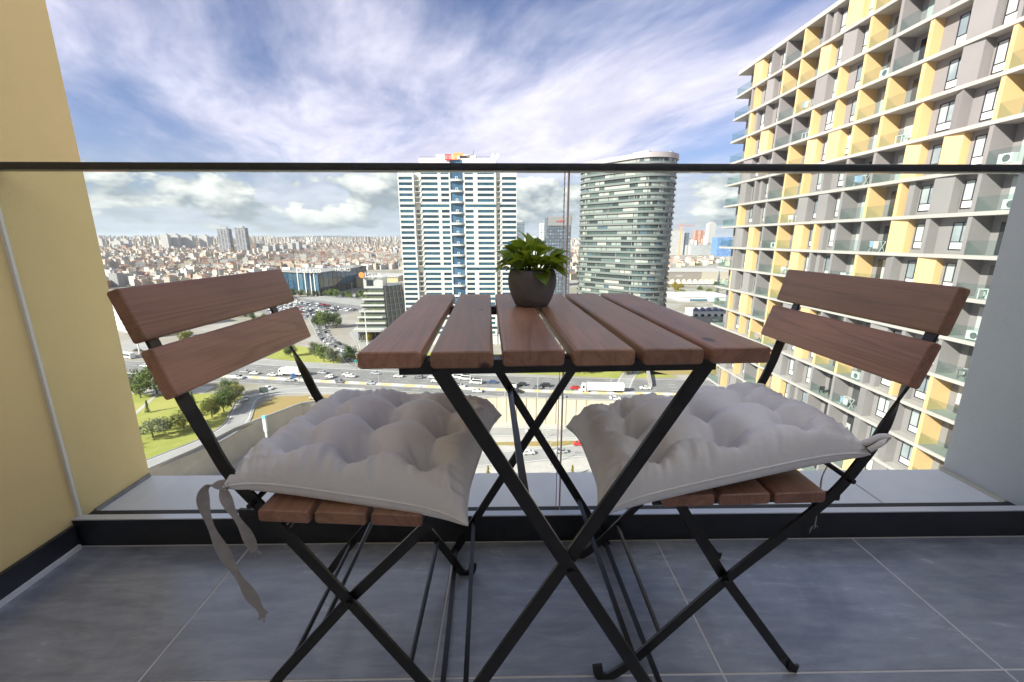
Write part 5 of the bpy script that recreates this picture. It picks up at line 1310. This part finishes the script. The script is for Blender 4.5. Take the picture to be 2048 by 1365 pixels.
# ================================================================== VEHICLES
PAINT = {n: mat('paint_'+n, c, .3, coat=.5) for n, c in {'white': (.74,.74,.73), 'silver': (.42,.43,.45), 'grey': (.17,.175,.18), 'black': (.02,.02,.022), 'red': (.55,.03,.025), 'blue': (.05,.10,.24), 'yellow': (.75,.42,.04)}.items()}
M_cgl = mat('car_glass', (.02,.025,.03), .08); M_tyre = mat('tyre', (.015,.015,.015), .8); M_rim = mat('rim', (.35,.35,.36), .35, .6)
PROF = {   # side outline (x, z, half width); glass outline
 'car': ([(-2.15,.32,.80),(-2.2,.62,.84),(-2.1,.92,.84),(-1.45,1.0,.84),(-.85,1.42,.66),(.35,1.46,.66),(1.05,1.02,.84),(1.95,.86,.82),(2.18,.62,.80),(2.15,.32,.78)], [(-1.30,1.03),(-.80,1.38),(.32,1.41),(.90,1.03)], (1.35, -1.35)),
 'hatchback': ([(-1.95,.32,.80),(-2.0,.7,.84),(-1.92,1.05,.82),(-1.55,1.48,.66),(.3,1.52,.66),(1.0,1.06,.84),(1.8,.88,.82),(1.98,.62,.80),(1.95,.32,.78)], [(-1.72,1.08),(-1.42,1.43),(.28,1.46),(.85,1.07)], (1.22, -1.22)),
 'suv': ([(-2.2,.38,.86),(-2.25,.8,.9),(-2.18,1.15,.88),(-1.9,1.70,.74),(.4,1.74,.74),(1.1,1.18,.9),(2.05,1.02,.88),(2.25,.75,.86),(2.2,.38,.84)], [(-1.98,1.2),(-1.76,1.63),(.36,1.66),(.96,1.2)], (1.4, -1.4)),
 'minibus': ([(-2.7,.38,.95),(-2.75,1.0,.97),(-2.7,2.25,.86),(1.4,2.3,.86),(2.2,1.35,.95),(2.75,1.1,.93),(2.8,.7,.92),(2.75,.38,.9)], [(-2.5,1.25),(-2.5,2.0),(1.3,2.05),(1.95,1.3)], (1.7, -1.75)),
 'van': ([(-2.3,.36,.88),(-2.35,.9,.9),(-2.3,1.80,.80),(.55,1.84,.80),(1.3,1.15,.88),(2.1,1.0,.86),(2.3,.66,.84),(2.25,.36,.82)], [(-.5,1.2),(-.5,1.68),(.5,1.72),(1.12,1.18)], (1.45, -1.45))}
wm_ = MB(); wm_.lathe([(.001,-.1),(.31,-.1),(.33,-.06),(.33,.06),(.31,.1),(.001,.1)], 12); wm_.v = [(p[0], p[2], p[1]) for p in wm_.v]; W_ME = wm_.mesh('wheel', M_tyre)
rm2 = MB(); rm2.lathe([(.001,-.108),(.19,-.104),(.19,.104),(.001,.108)], 8); rm2.v = [(p[0], p[2], p[1]) for p in rm2.v]; R_ME = rm2.mesh('rim', M_rim)
VM = {}
def car_meshes(kind, colr_):
    key = (kind, colr_)
    if key in VM: return VM[key]
    prof, gl, wx = PROF[kind]; m = MB()
    n = len(prof); L_ = [(x, -w_, z) for x, z, w_ in prof]; R_ = [(x, w_, z) for x, z, w_ in prof]
    m.raw(L_+R_, [(i, (i+1) % n, n+(i+1) % n, n+i) for i in range(n)]+[tuple(range(n)), tuple(range(2*n-1, n-1, -1))])
    body = m.mesh('body', PAINT[colr_])
    g = MB(); zs_ = [z for _, z in gl]; hw = lambda z: prof[1][2]+.012 + (min(p[2] for p in prof[2:-2])-prof[1][2])*max(0, (z-1.0)/(max(zs_)-1.0))*.97
    if kind in ('minibus', 'van'): hw = lambda z: prof[1][2]+.02-(prof[1][2]-prof[2][2])*max(0, (z-.95)/(prof[2][1]-.95))
    for sd in (-1, 1):
        pts = [(x, sd*hw(z), z) for x, z in gl]; g.face(pts if sd < 0 else pts[::-1])
    i = max(range(n-1), key=lambda k: (prof[k][1]-prof[k+1][1]) if prof[k][0] > -.5 else -9)
    a, b = prof[i], prof[i+1]
    def lerp(q): return (a[0]+(b[0]-a[0])*q+.02, a[2]+(b[2]-a[2])*q, a[1]+(b[1]-a[1])*q+.025)
    p, q = lerp(.08), lerp(.94); g.face([(p[0],-p[1]*.92,p[2]),(q[0],-q[1]*.92,q[2]),(q[0],q[1]*.92,q[2]),(p[0],p[1]*.92,p[2])])
    j = 3 if kind in ('car',) else 2
    a, b = prof[j], prof[j+1]
    p, q = (a[0]-.02+.1*(b[0]-a[0]), a[2]*.9, a[1]+.1*(b[1]-a[1])+.02), (b[0]-.03-.1*(b[0]-a[0]), b[2]*.9, b[1]-.1*(b[1]-a[1])+.02)
    g.face([(p[0],p[1],p[2]),(p[0],-p[1],p[2]),(q[0],-q[1],q[2]),(q[0],q[1],q[2])])
    VM[key] = (body, g.mesh('windows', M_cgl), wx, prof[1][2]); return VM[key]
hl_me = MB().box(-.04, .04, -.16, .16, -.07, .07).mesh('headlight', mat('lamp_glass', (.7,.7,.66), .2)); tl_me = MB().box(-.04, .04, -.14, .14, -.07, .07).mesh('tail_light', mat('lamp_red', (.4,.02,.02), .3))
def vehicle(x, y, z, rz, kind, colr_, label, group):
    b, g, wx, hw = car_meshes(kind, colr_); o_ = empty('parked_car' if 'parked' in label else {'van': 'van', 'minibus': 'minibus'}.get(kind, 'car'), (x, y, z), rz, label, {'van': 'van', 'minibus': 'minibus'}.get(kind, 'car'), group)
    link('body', b, o_); link('windows', g, o_)
    for w0 in wx:
        for s in (-1, 1): w_ = link('wheel', W_ME, o_, (w0, s*(hw-.08), .33)); link('rim', R_ME, w_)
    prof = PROF[kind][0]
    for s in (-1, 1): link('headlight', hl_me, o_, (prof[-2][0]-.03, s*.6, .68)); link('tail_light', tl_me, o_, (prof[1][0]+.03, s*.62, .80))
    return o_
def heading(path, x):
    best = min(zip(path, path[1:]), key=lambda ab: abs((ab[0][0]+ab[1][0])/2-x)); return math.atan2(best[1][1]-best[0][1], best[1][0]-best[0][0])
CARS = {'far': [], 'near': []}
HWY = [(490,746,'silver','car'),(509,749,'white','car'),(645,748,'silver','car'),(660,756,'white','hatchback'),(694,752,'white','car'),(702,755,'white','car'),(750,749,'silver','car'),(797,755,'white','car'),
 (837,757,'grey','hatchback'),(866,757,'white','car'),(915,757,'white','minibus'),(930,760,'white','minibus'),(952,768,'white','minibus'),(984,767,'blue','car'),(872,765,'white','car'),(1022,776,'white','van'),(1043,772,'black','hatchback'),
 (1074,778,'grey','car'),(1090,774,'black','suv'),(1150,779,'red','car'),(1168,784,'white','car'),(545,752,'white','car'),(400,745,'white','car'),(425,740,'grey','car'),(360,742,'white','car'),
 (275,703,'black','car'),(290,734,'white','car'),(304,731,'white','car'),(318,736,'yellow','hatchback'),(284,747,'white','car'),(245,752,'grey','car'),(321,744,'white','car'),(314,750,'white','hatchback'),(1210,776,'silver','car'),(1290,779,'white','car')]
HWN = [(478,758,'white','van'),(580,763,'silver','car'),(680,766,'grey','hatchback'),(742,769,'silver','car'),(920,776,'white','van'),(955,785,'white','hatchback'),(1033,786,'black','suv'),(1120,796,'silver','car'),(250,770,'blue','car'),(238,762,'white','car'),(400,766,'white','car'),(1230,800,'white','car')]
for zone, lst, rev in (('far carriageway of the highway', HWY, math.pi), ('near carriageway of the highway', HWN, 0.)):
    cn = {}
    for px, py, c_, kd in sorted(lst):
        p = G(px, py); k = (c_, kd); cn[k] = cn.get(k, -1)+1
        vehicle(p.x, p.y, GU+.07, heading(PF, p.x)+rev, kd, c_, '%s %s %s from the left on the %s' % (ordw(cn[k]), c_, kd, zone), 'traffic on the highway')
for px, py, z, rz, c_, kd, lb in ((492,800,GU,R(120),'white','car','white car turning round the loop ramp'), (537,780,GU,R(-18),'white','hatchback','white car entering the slip road beside the dark sign'),
    (630,799,GU,R(-14),'silver','car','silver car on the slip road beside the cushion'), (1157,891,GL,R(176),'red','hatchback','red car on the lower avenue'), (1062,866,GL,R(-6),'white','car','white car on the street under the retaining wall'),
    (1058,909,GL,R(6),'white','hatchback','white car on the lower avenue left of the silver one'), (1122,906,GL,R(186),'silver','car','silver car on the lower avenue right of the white one'), (722,735,GU,R(150),'grey','hatchback','dark grey car leaving the ramp under the table edge'),
    (547,905,GL,R(20),'white','van','white van on the lower street beside the cushion edge')):
    p = G(px, py, z); vehicle(p.x, p.y, z+.09, rz, kd, c_, lb, None)
# bus
BU = empty('bus', (*G(252, 716)[:2], GU+.07), R(160), 'white bus on the highway approach beside the yellow wall', 'bus')
MB().box(-5.8, 5.8, -1.2, 1.2, .35, 3.0).obj('body', PAINT['white'], BU)
for s in (-1.215, 1.215): MB().box(-5.4, 5.4, s-.01, s+.01, 1.5, 2.5).obj('side_windows', M_cgl, BU)
for x in (-3.4, 3.6):
    for s in (-1.1, 1.1): link('wheel', W_ME, BU, (x, s, .45), 0, 1.35)
# lorries
def lorry(px, py, rz, label, L_):
    p = G(px, py); T_ = empty('lorry', (p.x, p.y, GU+.07), rz, label, 'lorry')
    MB().box(-L_/2-1.2, L_/2-1.6, -1.25, 1.25, 1.15, 3.95).obj('trailer', PAINT['white'], T_)
    q = MB(); prof = [(L_/2-1.2,.5),(L_/2-1.2,3.6),(L_/2+.1,3.7),(L_/2+.75,2.2),(L_/2+.8,.5)]
    q.prism(prof, -1.2, 1.2); q.v = [(v_[0], v_[2], v_[1]) for v_ in q.v]; q.obj('cab', PAINT['white'], T_)
    for s in (-1.215, 1.215): MB().box(L_/2-.6, L_/2+.25, s-.012, s+.012, 2.0, 3.0).obj('cab_window', M_cgl, T_)
    MB().box(-L_/2-1.0, L_/2+.2, -.5, .5, .7, 1.1).obj('chassis', M_black, T_)
    for x in (-L_/2, -L_/2+1.2, -L_/2+2.4, L_/2-2.6, L_/2-.2):
        for s in (-1.08, 1.08): link('wheel', W_ME, T_, (x, s, .48), 0, 1.45)
lorry(1203, 785, heading(PF, 40)+math.pi, 'long white articulated lorry beside the red car on the highway', 15.5)
lorry(582, 752, heading(PF, -100)+math.pi, 'white box lorry behind the blue road sign on the highway', 9.5)
# queue on the mall ramp
rq_ = random.Random(6); cc_ = ['white']*5+['silver']*2+['grey']*2+['black']
pq = [p for p in PQ if 205 < p[1] < 420]; side = {-1: 'left', 1: 'right'}; qn = {}
for lane in (-2.3, 2.3):
    A = offs(PQ, lane); acc = 0.; nxt = 4.
    for a, b in zip(A, A[1:]):
        l = math.hypot(b[0]-a[0], b[1]-a[1])
        while acc+l > nxt:
            f_ = (nxt-acc)/l; x, y = a[0]+(b[0]-a[0])*f_, a[1]+(b[1]-a[1])*f_
            if 214 < y < 400:
                c_ = rq_.choice(cc_); k = (c_, lane); qn[k] = qn.get(k, -1)+1
                vehicle(x, y, GU+.08, math.atan2(b[1]-a[1], b[0]-a[0]), rq_.choice(('car','hatchback','car','suv')), c_, '%s %s car up the %s lane of the queue on the mall ramp' % (ordw(qn[k]), c_, 'nearer' if lane > 0 else 'outer'), 'queue on the mall ramp')
            nxt += rq_.uniform(6.2, 8.5)
        acc += l
# full car park: rows of parked cars (too small to show their parts)
PKM = {}
def pk_mesh(kind, c_):
    if (kind, c_) not in PKM:
        b, g, wx, hw = car_meshes(kind, c_); m = MB()
        for me, k in ((b, 0), (g, 1)):
            m.raw([tuple(v_.co) for v_ in me.vertices], [tuple(p.vertices) for p in me.polygons], k)
        for w0 in wx:
            for s in (-1, 1): m.raw([(v_.co.x+w0, v_.co.y+s*(hw-.08), v_.co.z+.33) for v_ in W_ME.vertices], [tuple(p.vertices) for p in W_ME.polygons], 2)
        PKM[kind, c_] = m.mesh('parked_car', [PAINT[c_], M_cgl, M_tyre])
    return PKM[kind, c_]
def inside(x, y, poly):
    c = False; n_ = len(poly)
    for i in range(n_):
        (x0, y0), (x1, y1) = poly[i], poly[(i+1) % n_]
        if (y0 > y) != (y1 > y) and x < (x1-x0)*(y-y0)/(y1-y0)+x0: c = not c
    return c
LOT = [(-232, 466), (-250, 424), (-190, 352), (-162, 340), (-120, 394), (-104, 425), (-128, 486), (-200, 482)]
ax = Vector((.80, -.60)); ay = Vector((.60, .80)); npk = 0; rown = 0
for i in range(-14, 16):
    org_ = Vector((-175, 420))+ay*(i*7.2 if i % 2 == 0 else (i-1)*7.2+5.6); row = []
    for j in range(-40, 40):
        p = org_+ax*(j*2.75)
        if inside(p.x, p.y, LOT) and rq_.random() < .80: row.append(p)
    if len(row) < 3: continue
    for n_, p in enumerate(row):
        if npk >= 260: break
        c_ = rq_.choice(cc_*3+['white','silver','red','blue','yellow']); kd = rq_.choice(('car','hatchback','suv','van','car'))
        o_ = link('parked_car', pk_mesh(kd, c_), None, (p.x, p.y, GU+.05), math.atan2(ay.y, ay.x)+rq_.choice((0, math.pi))+rq_.uniform(-.06,.06))
        tag(o_, '%s parked %s, %s from the left in row %s of the full car park' % (c_, kd, ordw(n_), ordw(rown)), 'car', 'cars in the full car park'); npk += 1
    rown += 1
# cars in the yard right of the curved tower
ycn = {}
for px, py in sorted([(1352+rq_.uniform(0, 84), rq_.uniform(607, 634)) for _ in range(34)]):
    p = G(px, py, -66); c_ = rq_.choice(cc_)
    o_ = link('parked_car', pk_mesh('car', c_), None, (p.x, p.y, -65.9), rq_.choice((.3, 1.87))); ycn[c_] = ycn.get(c_, -1)+1; tag(o_, '%s %s car from the left parked in the yard before the white hall' % (ordw(ycn[c_]), c_), 'car', 'cars in the hall yard')
yard = MB().face([(*G(1322,600,-66)[:2],-65.95),(*G(1322,680,-66)[:2],-65.95),(*G(1480,680,-66)[:2],-65.95),(*G(1480,560,-66)[:2],-65.95),(*G(1322,560,-66)[:2],-65.95)][::-1]); tag(yard.obj('hall_yard', M_asph2), kind='structure')

# ================================================================== STREET FURNITURE
M_pole = mat('galvanised', (.50,.51,.51), .45, .3)
def lamp(px, py, h, z, label, arms=2):
    p = G(px, py, z); L_ = empty('street_lamp', (p.x, p.y, z), 0, label, 'street lamp')
    MB().tube([(0,0,0),(0,0,h*.5),(0,0,h)], [.16,.12,.08], 8).obj('pole', M_pole, L_)
    for s in ((-1, 1) if arms == 2 else (1,)):
        MB().tube([(0,0,h-.1),(s*.9,0,h+.25),(s*1.8,0,h+.3)], .06, 6).obj('arm', M_pole, L_); MB().box(min(s*1.5,s*2.4), max(s*1.5,s*2.4), -.16, .16, h+.2, h+.36).obj('lamp_head', M_slab, L_)
def highmast(px, py, h, z, label):
    p = G(px, py, z); L_ = empty('light_mast', (p.x, p.y, z), 0, label, 'light mast')
    MB().tube([(0,0,0),(0,0,h*.5),(0,0,h)], [.45,.3,.2], 8).obj('pole', M_white, L_); q = MB(); q.lathe([(.2,h-.6),(1.6,h-.3),(1.6,h+.2),(.2,h+.5)], 12); q.obj('lamp_ring', M_slab, L_)
highmast(281, 714, 20, GU, 'tall white light mast beside the highway near the yellow wall')
highmast(735, 692, 22, GU, 'tall white light mast before the terraced office')
highmast(443, 575, 38, GU, 'white floodlight mast above the chair back, nearer the yellow wall')
highmast(481, 572, 38, GU, 'white floodlight mast above the chair back, nearer the glass mall')
for i, (px, py) in enumerate(((905, 795), (1010, 797), (1075, 799), (1220, 803), (760, 790))):
    lamp(px, py, 9, GU, '%s street lamp from the left along the highway edge' % ordw([1, 2, 3, 4, 0][i]), 1)
for i, (px, py) in enumerate(((1085, 878), (1092, 905), (1100, 930))): lamp(px, py, 8, GL, '%s street lamp down the lower avenue' % ordw(i), 2)
lamp(705, 588, 12, GU, 'double armed lamp over the full car park')
def roadsign(px, py, z, h, w_, hh_, mt, label, dx=0.):
    p = G(px, py, z); S_ = empty('road_sign', (p.x, p.y, z), R(6), label, 'road sign')
    MB().tube([(0,0,0),(0,0,h)], .14, 8).obj('post', M_pole, S_); MB().box(dx-w_/2, dx+w_/2, -.2, -.1, h-hh_, h).obj('panel', mt, S_)
    MB().box(dx-w_/2-.06, dx+w_/2+.06, -.1, -.04, h-hh_-.06, h+.06).obj('panel_back', M_slabg, S_); return S_
M_sg = mat('sign_dark_green', (.06,.085,.075), .5); M_sb = mat('sign_blue', (.03,.10,.30), .5)
roadsign(529, 790, GU, 3.2, 3.2, 2.2, M_sg, 'dark green direction sign on the slip road verge')
roadsign(589, 770, GU, 5.2, 1.4, 2.2, M_sb, 'blue upright sign in front of the box lorry')
S_ = roadsign(600, 768, GU, 7.4, 3.0, 2.4, mat('sign_grey', (.25,.26,.26), .5), 'grey gantry sign above the box lorry', 1.6)
roadsign(713, 742, GU, 5.5, 1.6, 1.2, mat('sign_teal', (.04,.22,.20), .5), 'teal direction sign on a white post by the ramp')
BP = empty('advert_column', (*G(538, 905, GL)[:2], GL), 0, 'tall white advertising column with a cyan top on the lower street', 'sign')
MB().box(-.3, .3, -.3, .3, 0, 8).obj('post', M_white, BP); MB().box(-.5, .5, -.4, .4, 8, 12.5).obj('panel', M_white, BP); MB().box(-.6, .6, -.42, .42, 12.55, 13.6).obj('cap', mat('sign_cyan', (.20,.55,.62), .5), BP)
BU2 = empty('shrub', (*G(560, 905, GL)[:2], GL), 0, 'bushy green shrub at the foot of the advertising column', 'shrub')
link('foliage', crown_mesh('green', 'wide', 99), BU2, None, 0, 3.0)
BBD = empty('billboard', AY(1345, 735, 205), 0, 'blue roofed billboard on posts beyond the right cushion', 'billboard')
BBD.location = (85, 205, GU); MB().box(-4, 4, -.2, .2, 6, 9).obj('panel', mat('bill_blue', (.08,.25,.45), .5), BBD)
for x in (-3, 3): MB().box(x-.15, x+.15, -.1, .1, 0, 6).obj('post', M_pole, BBD)
# slope wall and pale path on the right of the lawn
sw_ = empty('ramp_wall', (62, 190, GU), 0, 'pale concrete ramp wall running down beside the lawn', 'wall')
q = MB(); q.bar((0, -18, .6), (10, 20, 1.6), 1.2, 2.4); q.obj('wall_face', M_slab, sw_)
road('side_ramp', [(50, 172), (56, 186), (66, 205), (84, 240), (100, 300)], 3.4, 3.4, GU+.07, M_asph2)
# ================================================================== HAZE
hb = MB().box(-16500, 16500, -3000, 16500, -76, 190).obj('haze'); tag(hb, 'thin pale summer haze over the whole city', 'haze', kind='stuff')
hm = bpy.data.materials.new('haze_air'); hm.use_nodes = True; q = NT(hm.node_tree)
pv = q.n('ShaderNodeVolumePrincipled', {'Color': (.80, .88, .97), 'Density': 5.5e-5, 'Anisotropy': .1}); q.n('ShaderNodeOutputMaterial', {'Volume': pv.outputs[0]})
hb.data.materials.append(hm)
